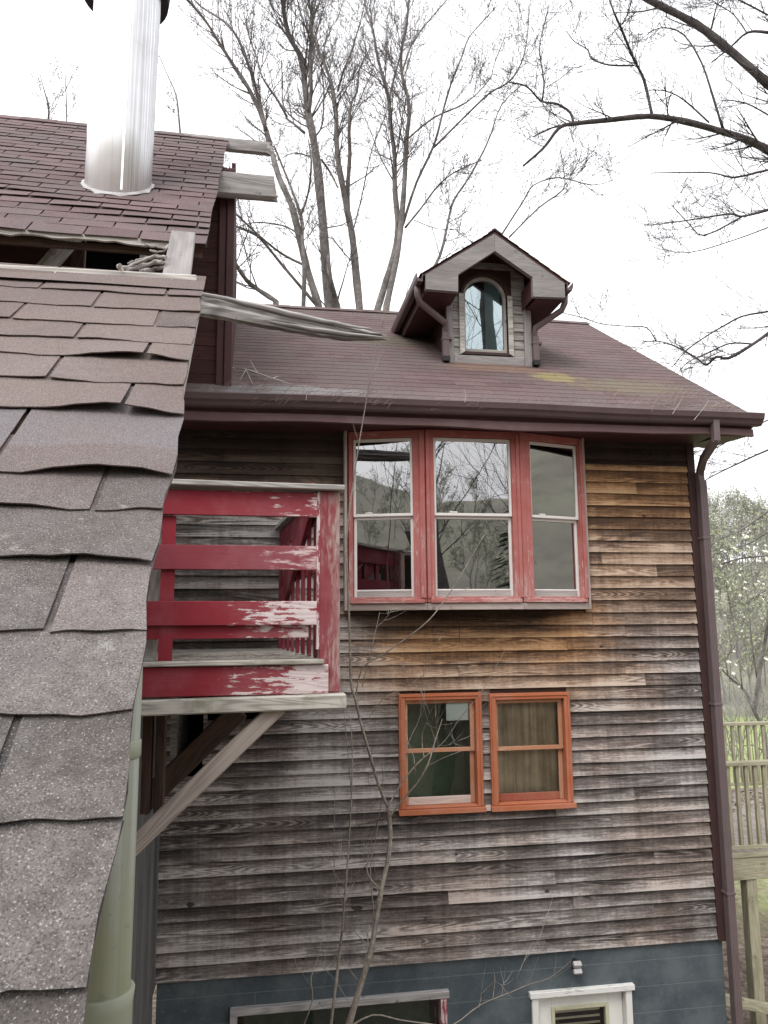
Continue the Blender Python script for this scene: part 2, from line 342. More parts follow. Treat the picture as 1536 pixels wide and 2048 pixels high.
def steel():
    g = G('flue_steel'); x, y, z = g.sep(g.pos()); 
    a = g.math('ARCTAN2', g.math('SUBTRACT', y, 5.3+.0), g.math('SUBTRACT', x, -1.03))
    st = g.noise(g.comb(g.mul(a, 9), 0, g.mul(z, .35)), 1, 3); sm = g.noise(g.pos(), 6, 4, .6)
    side = g.mul(g.map(a, -1.35, -1.05), g.map(a, -.1, .3, 1, 0)); c = g.mix(g.mul(side, g.map(g.noise(g.comb(g.mul(a, 22), 0, g.mul(z, .6)), 1, 3), .3, .6, .15, 1)), (.96, .96, .97), (.55, .56, .58)); c = g.mix(g.mul(g.map(st, .5, .7), .3), c, (.6, .61, .64)); c = g.mix(g.mul(g.map(sm, .55, .75), .25), c, (.45, .45, .47))  # side: grey reflection on the right, painted into the steel colour as streaks
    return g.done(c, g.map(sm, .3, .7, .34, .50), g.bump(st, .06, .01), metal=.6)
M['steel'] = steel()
M['galv'] = paint_mat('galvanised', (.42, .41, .41), .5, .6, (.20, .16, .15))
def block_mat():
    g = G('blue_block'); p = g.pos(); x, y, z = g.sep(p)
    b = g.N('TexBrick'); g.put(b.inputs['Vector'], g.comb(x, z, 0)); b.inputs['Scale'].default_value = 1.0
    b.inputs['Mortar Size'].default_value = .005; b.inputs['Brick Width'].default_value = 60.0; b.inputs['Row Height'].default_value = .2
    b.inputs['Mortar Smooth'].default_value = .3
    n = g.noise(p, 3, 5, .65); f = g.noise(p, 90, 3, .6)
    c = g.mix(g.map(n, .35, .7), (.050, .064, .074), (.105, .122, .130)); c = g.mix(g.mul(g.map(g.noise(p, 24, 4, .7), .66, .72), .5), c, (.24, .25, .25)); c = g.mix(g.mul(g.map(f, .45, .7), .4), c, (.10, .125, .135))
    c = g.mix(g.mul(b.outputs['Fac'], .45), c, (.15, .17, .175))
    return g.done(c, .75, g.bump(g.add(g.mul(f, .35), g.mul(b.outputs['Fac'], -.8)), .5, .006))
M['block'] = block_mat()
def bark(name, dk, lt, sc=14):
    g = G(name); p = g.pos(); u = g.sep(g.uv())
    n = g.noise(p, sc, 5, .7); st = g.noise(g.comb(g.mul(u[0], 4), g.mul(u[1], 55), 0), 1, 3, .6); b = g.noise(p, 2.2, 3, .6)
    c = g.mix(g.map(g.add(g.mul(n, .5), g.add(g.mul(st, .3), g.mul(b, .5))), .42, .88), dk, lt)
    return g.done(c, .9, g.bump(g.add(n, st), .6, .02))
M['bark'] = bark('bark_grey', (.07, .062, .058), (.31, .285, .272))
M['bark_dark'] = bark('bark_dark', (.030, .025, .024), (.12, .105, .102))
M['twig'] = bark('twig_bark', (.065, .057, .054), (.19, .172, .166))
M['sapling'] = bark('sapling_bark', (.10, .085, .07), (.36, .31, .26), 40)
M['sapling_twig'] = bark('sapling_twig', (.16, .14, .12), (.40, .37, .33), 40)
M['dead'] = wood('dead_twig', (.25, .22, .2), (.6, .56, .52))
M['vine'] = wood('dead_vine', (.14, .12, .11), (.46, .43, .40), su=3)
M['needle'] = paint_mat('pine_straw', (.33, .26, .23), .9, .6, (.14, .10, .09))
M['leaf_litter'] = paint_mat('leaf_litter', (.22, .165, .125), .9, .8, (.09, .065, .05))
M['deck_wood'] = wood('deck_wood', (.19, .17, .115), (.42, .39, .28), moss=.2)
M['deck_floor'] = wood('deck_floor', (.20, .17, .15), (.44, .38, .35))
M['blossom'] = paint_mat('blossom', (.80, .80, .70), .7, .2, (.6, .62, .40))
M['spring_leaf'] = paint_mat('spring_leaf', (.30, .33, .18), .7, .5, (.20, .22, .12))
M['far_twig'] = paint_mat('far_twig', (.25, .24, .225), .9, .6, (.16, .15, .14))
M['far_leaf'] = paint_mat('far_leaf', (.40, .42, .30), .8, .6, (.33, .34, .25))  # distance haze is put into the pale far twig and leaf colours
M['evergreen'] = paint_mat('evergreen', (.045, .07, .035), .8, .6, (.02, .035, .02))
# ================================================================== MAIN HOUSE
rn = random.Random(5)
YF = 6.4; XL, XR = -.746, 3.83; ZS, ZT = 2.53, 6.86
house = thing('wooden_house', 'weathered grey clapboard house with red framed bay window, roof dormer and dark blue block base', 'house', (1.6, 8.2, 0))
FT = lambda u, d, w: Vector((u, YF-d, w))                 # facade frame: u along, d outward, w up
FP = lambda u, w, d: Vector((u, YF-d, w))
BAY = (.70, 2.80, 5.28, 6.87); W1 = (1.125, 1.825, 3.665, 4.602); W2 = (1.895, 2.598, 3.662, 4.588)
HOLE = (-.42, .06, 4.42, 4.98); HOLE2 = (-.70, -.42, 3.95, 4.98)
DOOR = (2.19, 3.045, .02, 2.237); CELL = (-.19, 1.487, 1.25, 2.31)
# siding: every board a wedge, random joints, cut round the openings
mb = MB(); EXPO = .105; k = 0
def clip(segs, a, b):
    out = []
    for p, q in segs:
        if b <= p or a >= q: out.append((p, q)); continue
        if a-p > .02: out.append((p, a))
        if q-b > .02: out.append((b, q))
    return out
z = ZS
while z < ZT-.01:
    segs = []; x = XL
    while x < XR:
        L = rn.uniform(1.2, 4.2); x2 = min(XR, x+L)
        if XR-x2 < .35: x2 = XR
        segs.append((x, x2-.0015)); x = x2
    zc = z+.05
    for (a, b, c, d) in (BAY, W1, W2, HOLE, HOLE2):
        if c+.01 < zc < d-.01: segs = clip(segs, a+.015, b-.015)
    top = min(z+EXPO+.012, ZT)
    for a, b in segs:
        dz = rn.uniform(-.0025, .0025); th = rn.uniform(.021, .030); b0 = len(mb.v); n = max(1, int((b-a)/.4)); wv = [rn.uniform(-.0018, .0018) for _ in range(n+1)]
        for i in range(n):
            xa, xb = a+(b-a)*i/n, a+(b-a)*(i+1)/n; za, zb = z+dz+wv[i], z+dz+wv[i+1]
            ua, ub = xa, xb
            mb.face([(xa, YF-th, za), (xb, YF-th, zb), (xb, YF-.004, top), (xa, YF-.004, top)], [(ua, 0), (ub, 0), (ub, top-z), (ua, top-z)])
            mb.face([(xa, YF+.004, za), (xb, YF+.004, zb), (xb, YF-th, zb), (xa, YF-th, za)], [(ua, 0), (ub, 0), (ub, .001), (ua, .001)])
        for xx, s_ in ((a, 1), (b, -1)):
            mb.face([(xx, YF+.004, z+dz), (xx, YF-th, z+dz), (xx, YF-.004, top)], [(xx, 0), (xx, .01), (xx, .1)])
    z += EXPO; k += 1
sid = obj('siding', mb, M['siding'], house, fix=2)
# sheathing and the other walls
def holed(mb, x0, x1, z0, z1, holes, y0, y1):
    xs = sorted({x0, x1, *[h[i] for h in holes for i in (0, 1)]}); zs = sorted({z0, z1, *[h[i] for h in holes for i in (2, 3)]})
    xs = [v for v in xs if x0 <= v <= x1]; zs = [v for v in zs if z0 <= v <= z1]
    for a, b in zip(xs, xs[1:]):
        run = None
        for c, d in list(zip(zs, zs[1:]))+[(None, None)]:
            ins = c is None or any(h[0] <= (a+b)/2 <= h[1] and h[2] <= (c+d)/2 <= h[3] for h in holes)
            if ins:
                if run: mb.box(a, b, y0, y1, run[0], run[1], 0); run = None
            else: run = (run[0], d) if run else (c, d)
mb = MB(); ins = .03
hl = [(a+ins, b-ins, c+ins, d-ins) for a, b, c, d in (BAY, W1, W2)] + [HOLE, HOLE2]
holed(mb, XL, 3.89, ZS, 6.80, hl, YF+.006, YF+.10)
obj('sheathing', mb, M['dark_wood'], house)
mb = MB()
mb.box(XL, XL+.1, YF+.104, 11.9, ZS, 6.9, 1); mb.box(3.79, 3.89, YF+.104, 11.9, ZS, 6.9, 1); mb.box(XL+.1, 3.79, 11.8, 11.9, ZS, 6.9, 0)
for xx in (XL, 3.79):
    mb.prism([(YF+.104, 6.9), (11.9, 6.9), (9.168, 8.95)], lambda u, w, d: Vector((d, u, w)), xx, xx+.1)
obj('end_wall', mb, M['grey_wood'], house)
mb = MB(); holed(mb, XL+.012, 3.885, -.4, ZS-.002, [DOOR, CELL], YF+.012, YF+.2)
mb.box(XL+.012, XL+.2, YF+.2, 11.9, -.4, ZS-.002); mb.box(3.7, 3.885, YF+.2, 11.9, -.4, ZS-.002); mb.box(XL+.2, 3.7, 11.75, 11.9, -.4, ZS-.002)
obj('block_foundation', mb, M['block'], house)
# corner board
mb = MB(); mb.box(XR+.002, 3.905, YF-.028, YF+.004, ZS-.02, 6.80, 2); mb.box(3.892, 3.912, YF+.006, YF+.10, ZS-.02, 6.80, 2)
obj('corner_board', mb, M['trim_dark'], house, bevel=.004)
# dark opening under the balcony and rooms behind the windows
mb = MB()
def room(mb, x0, x1, z0, z1, y0, dp):
    mb.box(x0, x1, y0+dp, y0+dp+.02, z0, z1); mb.box(x0-.02, x0, y0, y0+dp+.02, z0, z1); mb.box(x1, x1+.02, y0, y0+dp+.02, z0, z1)
    mb.box(x0, x1, y0, y0+dp, z0-.02, z0); mb.box(x0, x1, y0, y0+dp, z1, z1+.02)
room(mb, BAY[0], BAY[1], BAY[2]+.02, 6.76, YF+.11, 1.6)
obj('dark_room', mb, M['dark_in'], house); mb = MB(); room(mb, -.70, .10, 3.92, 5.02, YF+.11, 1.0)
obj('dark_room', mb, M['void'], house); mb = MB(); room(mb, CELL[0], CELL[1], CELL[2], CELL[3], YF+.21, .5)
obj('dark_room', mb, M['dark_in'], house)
mb = MB(); room(mb, W1[0], W1[1], W1[2], W1[3], YF+.11, .45); obj('window_room', mb, M['green_room'], house); mb = MB(); room(mb, W2[0], W2[1], W2[2], W2[3], YF+.11, .4)
obj('window_room', mb, M['green_room'], house)

# ---- roof
RE, RZ, RY, RR = 5.87, 6.925, 9.168, 9.0759
SL = (RR-RZ)/(RY-RE); ANG = math.atan(SL); CO, SI = math.cos(ANG), math.sin(ANG)
RX0, RX1 = -1.5, 4.19
def rp(x, s, n): return Vector((x, RE+s*CO-n*SI, RZ+s*SI+n*CO))
mb = MB(); Ls = math.hypot(RY-RE, RR-RZ)
for (x0, x1) in ((RX0, RX1-.02),): mb.box(x0, x1, 0, Ls, -.12, -.012, 0, rp)
mb.box(RX0, RX1-.02, RY+.03, 12.6, RR-.14, RR-.03, 0, lambda x, y, z: Vector((x, y, z-(y-RY)*SL)))
obj('roof_deck', mb, M['trim_maroon'], house)
def courses(mb, T, x0, x1, rows, tab, th, rr, nx=1, ns=1, lift=None, slotw=.006, off=None, wob=.0, holes=None, right=None, over=.045, voff={}, wavy=0):
    """rows: list of butt positions up the slope; each tab its own island; T(x,s,n) -> world"""
    for k in range(len(rows)-1):
        s0 = rows[k]; s1 = rows[k+1]; ex = s1-s0+over
        ph = off(k) if off else (k % 2)*tab/2 + rr.uniform(-.02, .02)
        e = x1
        i0 = math.floor((x0-ph)/tab); i1 = math.ceil((x1-ph)/tab)
        for i in range(i0, i1):
            a, b = max(x0, ph+i*tab), min(x1, ph+(i+1)*tab-slotw)
            if b-a < .01: continue
            if holes and holes(k, (a+b)/2): continue
            sj = rr.uniform(-1, 1)*wob; tj = rr.uniform(-1, 1)*wob
            g = []
            for q in range(ns+1):
                row = []
                for p in range(nx+1):
                    x = a+(b-a)*p/nx; f = q/ns; s = s0+ex*f + (1-f)*(sj+(tj-sj)*p/nx)
                    n = th*2.1*(1-f)+.0008; s += wavy*(1-f)*(math.sin(x*21+k*2.4)+.6*math.sin(x*47+k*5.1)+.5*math.sin(x*103+k))
                    if right and abs(x-x1) < 1e-6: x += right(s)
                    if lift: n += lift(k, x, f, s)
                    row.append((x, s, n))
                g.append(row)
            for q in range(ns):
                for p in range(nx):
                    c = [g[q][p], g[q][p+1], g[q+1][p+1], g[q+1][p]]
                    mb.face([T(*v) for v in c], [(v[0], ex*(qq/ns)+voff.get(k, 0)) for v, qq in zip(c, (q, q, q+1, q+1))])
            for p in range(nx):   # butt edge
                A0, B0 = g[0][p], g[0][p+1]
                mb.face([T(A0[0], A0[1]+.001, A0[2]-th), T(B0[0], B0[1]+.001, B0[2]-th), T(*B0), T(*A0)], [(A0[0], 0), (B0[0], 0), (B0[0], .001), (A0[0], .001)])
            for q in range(ns):   # side edges
                for p in (0, nx):
                    A0, B0 = g[q][p], g[q+1][p]
                    mb.face([T(A0[0], A0[1], A0[2]-th), T(B0[0], B0[1], B0[2]-th*.3), T(*B0), T(*A0)], [(0, .02), (0, .03), (0, .03), (0, .02)])
rr = random.Random(8)
def hroof(x, s, n): return rp(x, s, n-.002 + .006*math.sin(x*1.3+.5)*math.sin(s*.8+.4))
mb = MB(); nrow = int(Ls/.127); rows = [-.03+Ls*i/nrow for i in range(nrow+1)]; rows[-1] = Ls-.01; rows[0] = -.03
courses(mb, hroof, RX0, RX1, rows, .305, .0013, rr, wob=.003, ns=1, nx=1, over=.03, slotw=.002)
roof = obj('roof', mb, M['house_shingle'], house, fix=2)
mb = MB()
for i in range(19):
    mb.box(RX0+i*.3, RX0+i*.3+.305, Ls-.13, Ls+.006, .008+.003*(i % 2), .014+.003*(i % 2), 0, rp)
obj('ridge_cap', mb, M['house_shingle'], roof)
# rake trim along the right verge
mb = MB(); mb.box(RX1-.018, RX1+.004, 0, Ls, -.145, -.014, 1, rp); obj('rake_board', mb, M['trim_maroon'], house)
# fascia, lower fascia strip, soffit, gutter
mb = MB(); mb.box(RX0, RX1-.02, 5.93, 5.95, 6.80, 6.915, 0); obj('fascia', mb, M['trim_maroon'], house)
mb = MB(); n = 24
for i in range(n):
    a, b = RX0+(RX1-RX0)*i/n, RX0+(RX1-RX0)*(i+1)/n; wz = lambda x: .008*math.sin(x*2.1)+.005*math.sin(x*5.3)
    mb.face([(a, 5.906, 6.752+wz(a)), (b, 5.906, 6.752+wz(b)), (b, 5.912, 6.815+wz(b)*.4), (a, 5.912, 6.815+wz(a)*.4)], [(a, 0), (b, 0), (b, .06), (a, .06)])
    mb.face([(a, 5.948, 6.752+wz(a)), (b, 5.948, 6.752+wz(b)), (b, 5.906, 6.752+wz(b)), (a, 5.906, 6.752+wz(a))], [(a, 0), (b, 0), (b, .03), (a, .03)])
mb.face([(RX1, 5.906, 6.752), (RX1, 5.948, 6.752), (RX1, 5.948, 6.815), (RX1, 5.912, 6.815)], [(0, 0)]*4)
obj('lower_fascia', mb, M['fascia_low'], house, fix=2)
mb = MB(); mb.box(RX0, RX1-.022, 5.952, YF+.104, 6.785, 6.80, 0)
mb.prism([(YF-.03, 6.786), (5.953, 6.760), (5.953, 6.784)], lambda u, w, d: Vector((d, u, w)), 3.92, RX1-.03)
mb.box(3.915, RX1-.022, YF+.106, 12.3, 6.80, 6.815, 1, lambda x, y, z: Vector((x, y, z+max(0, (min(y, RY)-YF))*SL*.97 - max(0, y-RY)*SL)))
obj('soffit', mb, M['trim_maroon'], house)
prof = [(5.925, 6.925), (5.925, 6.845), (5.865, 6.84), (5.845, 6.852), (5.832, 6.875), (5.812, 6.892), (5.806, 6.915), (5.800, 6.935), (5.808, 6.944), (5.816, 6.936), (5.818, 6.912), (5.86, 6.862), (5.917, 6.86), (5.917, 6.925)]
mb = MB(); n = 16
gs = lambda x: .006*math.sin(x*1.1+.4) + .003*math.sin(x*3.7)
for i in range(n):
    a, b = RX0+(4.235-RX0)*i/n, RX0+(4.235-RX0)*(i+1)/n
    for j in range(len(prof)-1):
        (y0, z0), (y1, z1) = prof[j], prof[j+1]
        mb.face([(a, y0, z0+gs(a)), (b, y0, z0+gs(b)), (b, y1, z1+gs(b)), (a, y1, z1+gs(a))], [(a, y0), (b, y0), (b, y1), (a, y1)])
mb.face([(4.236, y, z+gs(4.235)) for y, z in prof[:9]]+[(4.236, 5.86, 6.935)], None)
obj('gutter', mb, M['gutter'], house, fix=2)
# downspout with elbow, square section
def spout(mb, pts, w, h):
    for i in range(len(pts)-1):
        p, q = Vector(pts[i]), Vector(pts[i+1]); d = (q-p).normalized()
        mb.board(p-d*.012, q+d*.012, w+.0012*(i % 2), h+.0012*(i % 2), (0, 1, 0) if abs(d.z) > .5 else (0, 0, 1))
dx = 3.925
mb = MB(); spout(mb, [(3.80, 5.86, 6.86), (3.80, 5.865, 6.70), (3.86, 6.16, 6.60), (dx-.01, 6.325, 6.50), (dx, 6.335, 6.36)], .056, .056)
mb.box(dx-.034, dx+.034, 6.290, 6.362, .1, 6.43, 2)
for zz in (.1, .1): pass
for xx in (-.024, -.008, .008, .024): mb.box(dx+xx-.004, dx+xx+.004, 6.287, 6.292, .1, 6.40, 2)
ds = obj('downspout', mb, M['downspout'], house, bevel=.008)
for zz in (5.9, 4.45, 2.9, 1.2):
    mb = MB(); mb.box(dx-.042, dx+.040, 6.284, 6.372, zz, zz+.022, 2); obj('strap', mb, M['downspout'], ds, bevel=.002)

# ---- bay window: three angled panels
def panel_frame(p0, p1):
    p0, p1 = Vector(p0), Vector(p1); e = (p1-p0).normalized(); nrm = Vector((e.y, -e.x, 0)); L = (p1-p0).length
    return (lambda u, d, w: Vector((p0.x+e.x*u+nrm.x*d, p0.y+e.y*u+nrm.y*d, w))), L
BX = [(.708, 6.295), (1.330, 6.12), (2.137, 6.12), (2.772, 6.295)]
bay_mb, skirt = MB(), MB(); sashes = []
for i in range(3):
    T, L = panel_frame((*BX[i], 0), (*BX[i+1], 0))
    l, r = [(.035, .105), (.065, .065), (.105, .04)][i]
    bay_mb.frame(T, .003*(i > 0), L-.003, 5.345, 6.78, l, r, .045, .06, -.07, .006*i)
    bay_mb.box(0.02, L-.02, .008, .03, 5.34+.001*i, 5.372, 0, T)                       # sill nose
    if i == 0: bay_mb.box(L-.05, L-.008, .004, .016, 5.38, 6.76, 2, T)
    if i == 2: bay_mb.box(.008, .05, .004, .016, 5.38, 6.76, 2, T); bay_mb.box(L-.035, L, .014, .024, 5.38, 6.76, 2, T)
    if i == 1: bay_mb.box(.0, .03, .009, .018, 5.38, 6.76, 2, T); bay_mb.box(L-.03, L-.0, .009, .018, 5.38, 6.76, 2, T)
    skirt.box(.0, L, -.06, .0115+.001*i, 5.285, 5.338, 0, T)
    sashes.append((T, l, L-r))
skirt.box(BX[0][0]-.035, BX[0][0]-.012, BX[0][1]-.02, YF-.026, 5.285, 6.79, 2)          # pale return board at the left
skirt.box(BX[3][0]+.006, BX[3][0]+.028, BX[3][1]-.015, YF-.026, 5.285, 6.79, 2)
skirt.prism([(BX[0][0]-.03, YF), (BX[0][0]-.03, BX[0][1]), BX[1], BX[2], (BX[3][0]+.02, BX[3][1]), (BX[3][0]+.02, YF)], lambda u, w, d: Vector((u, w+.03, d)), 5.29, 5.31)
bay = obj('bay_window', bay_mb, M['bay_red'], house, bevel=.003)
obj('skirt_board', skirt, M['bay_skirt'], bay, bevel=.002)
for T, u0, u1 in sashes:
    lo, up, gl = MB(), MB(), MB()
    u0 += .004; u1 -= .004
    up.frame(T, u0, u1, 6.056, 6.716, .021, .021, .024, .026, -.040, -.012)
    lo.frame(T, u0, u1, 5.392, 6.058, .024, .024, .0, .026, -.066, -.041); lo.box(u0+.024, u1-.024, -.066, -.040, 5.440, 5.454, 0, T)
    lr = MB(); lr.box(u0+.024, u1-.024, -.0655, -.042, 5.392, 5.439, 0, T)
    lo.box(u0+.2*(u1-u0), u0+.24*(u1-u0)+.04, -.045, -.02, 6.083, 6.094, 0, T)
    obj('upper_sash', up, M['sash_white'], bay, bevel=.003); obj('lower_sash', lo, M['sash_white'], bay, bevel=.003); obj('bottom_rail', lr, M['rail_grey'], bay, bevel=.002)
    for (w0, w1, dd) in ((6.08, 6.69, -.026), (5.455, 6.03, -.054)):
        gl = MB(); gl.face([T(u0+.02, dd, w0), T(u1-.02, dd, w0), T(u1-.02, dd, w1), T(u0+.02, dd, w1)])
        obj('pane', gl, M['glass'], bay, fix=False)

# ---- the two small orange windows
def small_window(R, mats, label, pale_bottom, curtain):
    x0, x1, z0, z1 = R; mb = MB()
    mb.frame(FT, x0, x1, z0+.03, z1, .052, .052, .012, .05, -.09, .050)
    mb.frame(FT, x0+.012, x1-.012, z0+.036, z1-.012, .012, .012, 0, .012, .052, .058)
    mb.box(x0-.012, x1+.012, -.09, .075, z0-.012, z0+.028, 0, FT)
    w = obj('window', mb, mats[0], house, bevel=.004, label=label)
    zm = (z0+z1)/2+.01; up, lo, br = MB(), MB(), MB()
    up.frame(FT, x0+.054, x1-.054, zm-.018, z1-.052, .026, .036, .034, .032, -.026, .0)
    lo.frame(FT, x0+.054, x1-.054, z0+.044, zm+.012, .030, .036, .0, .026, -.054, -.028)
    lo_b = MB(); lo_b.box(x0+.084, x1-.09, -.0545, -.0275, z0+.044, z0+.105, 0, FT)
    obj('upper_sash', up, mats[1], w, bevel=.003); obj('lower_sash', lo, mats[1], w, bevel=.003); obj('bottom_rail', lo_b, mats[2], w, bevel=.003)
    for (w0, w1, dd) in ((zm, z1-.07, -.012), (z0+.09, zm, -.04)):
        gl = MB(); gl.face([FT(x0+.07, dd, w0), FT(x1-.07, dd, w0), FT(x1-.07, dd, w1), FT(x0+.07, dd, w1)])
        obj('pane', gl, M['glass_low'], w, fix=False)
    return w
w1 = small_window(W1, (M['orange'], M['orange_sash'], M['pale_sash']), 'orange window with a pale bottom rail and a paper on its pane', True, False)
mb = MB(); a, b = at(892, 1407, YF+.03), at(937, 1440, YF+.03); mb.box(a.x, b.x, YF+.030, YF+.033, b.z, a.z); obj('paper_sheet', mb, M['paper'], w1)
w2 = small_window(W2, (M['orange'], M['orange_sash'], M['red_sash']), 'orange window with brown curtains behind its panes', False, True)
g = G('curtain'); x, y, z = g.sep(g.pos()); cst = g.noise(g.comb(g.mul(x, 16), 0, g.mul(z, .8)), 1, 3, .6); bl = g.noise(g.pos(), 4, 4, .6)
M['curtain'] = g.done(g.mix(g.map(g.add(g.mul(cst, .6), g.mul(bl, .5)), .35, .75), (.19, .145, .085), (.50, .41, .27)), .95)
mb = MB(); n = 60
for i in range(n):
    u0, u1 = [W2[0]+.03+(W2[1]-W2[0]-.06)*j/n for j in (i, i+1)]; f = lambda u: YF+.125+.012*math.sin(u*52)+.006*math.sin(u*131)
    mb.face([(u0, f(u0), W2[2]+.03), (u1, f(u1), W2[2]+.03), (u1, f(u1), W2[3]-.02), (u0, f(u0), W2[3]-.02)], smooth=True)
    if i % 8 == 0: pass
obj('curtain', mb, M['curtain'], w2, fix=2)
# small block between the sills
mb = MB(); mb.box(1.838, 1.882, YF-.045, YF-.025, 3.655, 3.70, 0); obj('sill_block', mb, M['pale_sash'], house)

# ---- dormer
DY = 7.10; DF = 6.75
DT = lambda u, w, d: Vector((u, DY-d, w)); DB = lambda u, d, w: Vector((u, DY-d, w))
def roofz(y): return RZ+(y-RE)*SL
dw0, dw1 = 1.795, 2.595; arch = (1.965, 2.395, 7.845, 8.41); ar = (arch[1]-arch[0])/2; acx = (arch[0]+arch[1])/2
def arch_pts(grow, n=14, bottom=0):
    r = ar+grow; return [(acx-r, arch[2]-bottom), (acx+r, arch[2]-bottom)] + [(acx+r*math.cos(PI*i/n), arch[3]+r*math.sin(PI*i/n)) for i in range(n+1)]
mb = MB(); zz = 7.79; rdm = random.Random(2)
while zz < 8.72:      # clapboards either side of the arch, full above it
    for a, b in ((dw0, acx-ar-.06), (acx+ar+.06, dw1)):
        if zz > 8.66: a, b = dw0, dw1
        if zz > 8.66 and a != dw0: continue
        c, d_ = zz, min(zz+.098, 8.78)
        mb.face([DB(a, .018, c), DB(b, .018, c+rdm.uniform(-.004, .004)), DB(b, .004, d_), DB(a, .004, d_)], [(a, 0), (b, 0), (b, .1), (a, .1)])
        mb.face([DB(a, 0, c), DB(b, 0, c), DB(b, .018, c), DB(a, .018, c)], [(a, 0), (b, 0), (b, .02), (a, .02)])
        if zz > 8.66: break
    zz += .092
dormer = obj('dormer', mb, M['grey_wood'], house, fix=2, label='small gabled dormer with an arched window')
mb = MB()
ap = arch_pts(.03)      # sheathing round the arch as strips
xs = [dw0] + sorted({p[0] for p in ap}) + [dw1]
top = lambda x: 8.93-abs(x-2.19)*.675
def archz(x):
    r = ar+.03; return arch[3]+math.sqrt(max(0, r*r-(x-acx)**2)) if abs(x-acx) < r-1e-6 else None
for a, b in zip(xs, xs[1:]):
    m_ = (a+b)/2; ins_ = archz(m_)
    lo_a = (archz(a) or arch[3]) if ins_ else 7.6; lo_b = (archz(b) or arch[3]) if ins_ else 7.6
    mb.face([DB(a, .001, lo_a), DB(b, .001, lo_b), DB(b, .001, top(b)-.03), DB(a, .001, top(a)-.03)], [(a, lo_a), (b, lo_b), (b, 8.9), (a, 8.9)])
for xx in (dw0, dw1-.06):
    mb.prism([(DY+.005, 7.55), (DY+.005, 8.30), (8.3, 8.30), (8.3, 8.2)], lambda u, w, d: Vector((d, u, w)), xx, xx+.06)
mb.box(dw0+.06, dw1-.06, 7.9, 7.95, 7.7, 8.75)
obj('gable_wall', mb, M['wall_brown'], dormer, fix=2)
mb = MB(); mb.box(1.775, 1.842, -.02, .034, 7.66, 8.32, 2, DB); mb.box(2.570, 2.648, -.02, .034, 7.67, 8.32, 2, DB); mb.box(1.845, 2.567, .0, .030, 7.70, 7.79, 0, DB)
obj('corner_trim', mb, M['bargeboard'], dormer, bevel=.004)
# arched casing with depth, sash and pane
def ring(mb, g0, g1, d0, d1, b0, b1):
    P, Q = arch_pts(g0, bottom=b0), arch_pts(g1, bottom=b1); n = len(P)
    for i in range(n):
        j = (i+1) % n
        if i == 0 and b0 is None: continue
        mb.face([DT(*P[i], d1), DT(*P[j], d1), DT(*Q[j], d1), DT(*Q[i], d1)], [(i*.08, 0), (i*.08+.08, 0), (i*.08+.08, .05), (i*.08, .05)])
        mb.face([DT(*P[i], d0), DT(*P[j], d0), DT(*P[j], d1), DT(*P[i], d1)], [(i*.08, 0), (i*.08+.08, 0), (i*.08+.08, .05), (i*.08, .05)])
        mb.face([DT(*Q[i], d0), DT(*Q[j], d0), DT(*Q[j], d1), DT(*Q[i], d1)], [(i*.08, 0), (i*.08+.08, 0), (i*.08+.08, .05), (i*.08, .05)])
mb = MB(); ring(mb, .012, .040, -.06, .022, .012, .040); obj('casing', mb, M['trim_dark'], dormer, fix=2)
for u0, u1, t in ((arch[0]-.060, arch[0]-.012, 1), (arch[1]+.012, arch[1]+.062, -1)):
    mb = MB(); mb.prism([(u0, 7.795), (u1, 7.795+.03*t), (u1, 8.43), (u0, 8.43)] if t > 0 else [(u0, 7.825), (u1, 7.795), (u1, 8.43), (u0, 8.43)], DT, -.02, .034); obj('jamb', mb, M['pale_wood'], dormer, bevel=.003)
mb = MB(); ring(mb, -.016, .011, -.07, -.02, -.03, .011); obj('sash', mb, M['pale_wood'], dormer, fix=2)
mb = MB(); mb.face([DT(*p, -.045) for p in arch_pts(-.014, bottom=-.02)]); obj('pane', mb, M['glass_dormer'], dormer, fix=False)
mb = MB(); mb.box(acx+.02, arch[1]-.035, DY+.07, DY+.075, arch[2], 8.6); 
g = G('dormer_tint_panel'); M['blind_or_tint_panel'] = g.done((.17, .27, .285), .8); obj('blind_or_tint_panel', mb, M['blind_or_tint_panel'], dormer)  # added panel whose teal colour stands in for a dark reflection
mb = MB(); room(mb, dw0+.065, dw1-.065, 7.72, 8.5, DY+.08, .6); obj('dark_room', mb, M['dark_in'], dormer)
# roof of the dormer
AX, AZ, EXL, EXR, EZ = 2.190, 8.945, 1.462, 2.925, 8.452
mb = MB()
for sx, ex in ((-1, EXL), (1, EXR)):
    Lh = math.hypot(ex-AX, AZ-EZ); ux = Vector(((ex-AX)/Lh, 0, (EZ-AZ)/Lh)); nn = Vector((-ux.z*sx, 0, ux.x*sx)) if False else Vector((-ux.z*sx*1.0, 0, abs(ux.x)))
    nn = Vector((sx*abs(ux.z), 0, abs(ux.x)))
    def T(x, s, n, ux=ux, nn=nn, Lh=Lh): return Vector((AX, x, AZ)) + ux*(Lh-s) + nn*n
    rws = [-.02+i*.125 for i in range(int(Lh/.125)+1)]+[Lh+.006]
    courses(mb, T, DF-.015, 9.05, rws, .305, .003, rr, wob=.003, over=.02)
droof = obj('dormer_roof', mb, M['house_shingle'], dormer, fix=2)
mb = MB()
for sx, ex in ((-1, EXL), (1, EXR)):
    a = (AX, AZ-.012); b = (ex, EZ-.012)
    mb.prism([a, b, (b[0], b[1]-.018), (a[0], a[1]-.018)], lambda u, w, d: Vector((u, d, w)), DF, 9.05)
obj('roof_deck', mb, M['trim_maroon'], dormer)
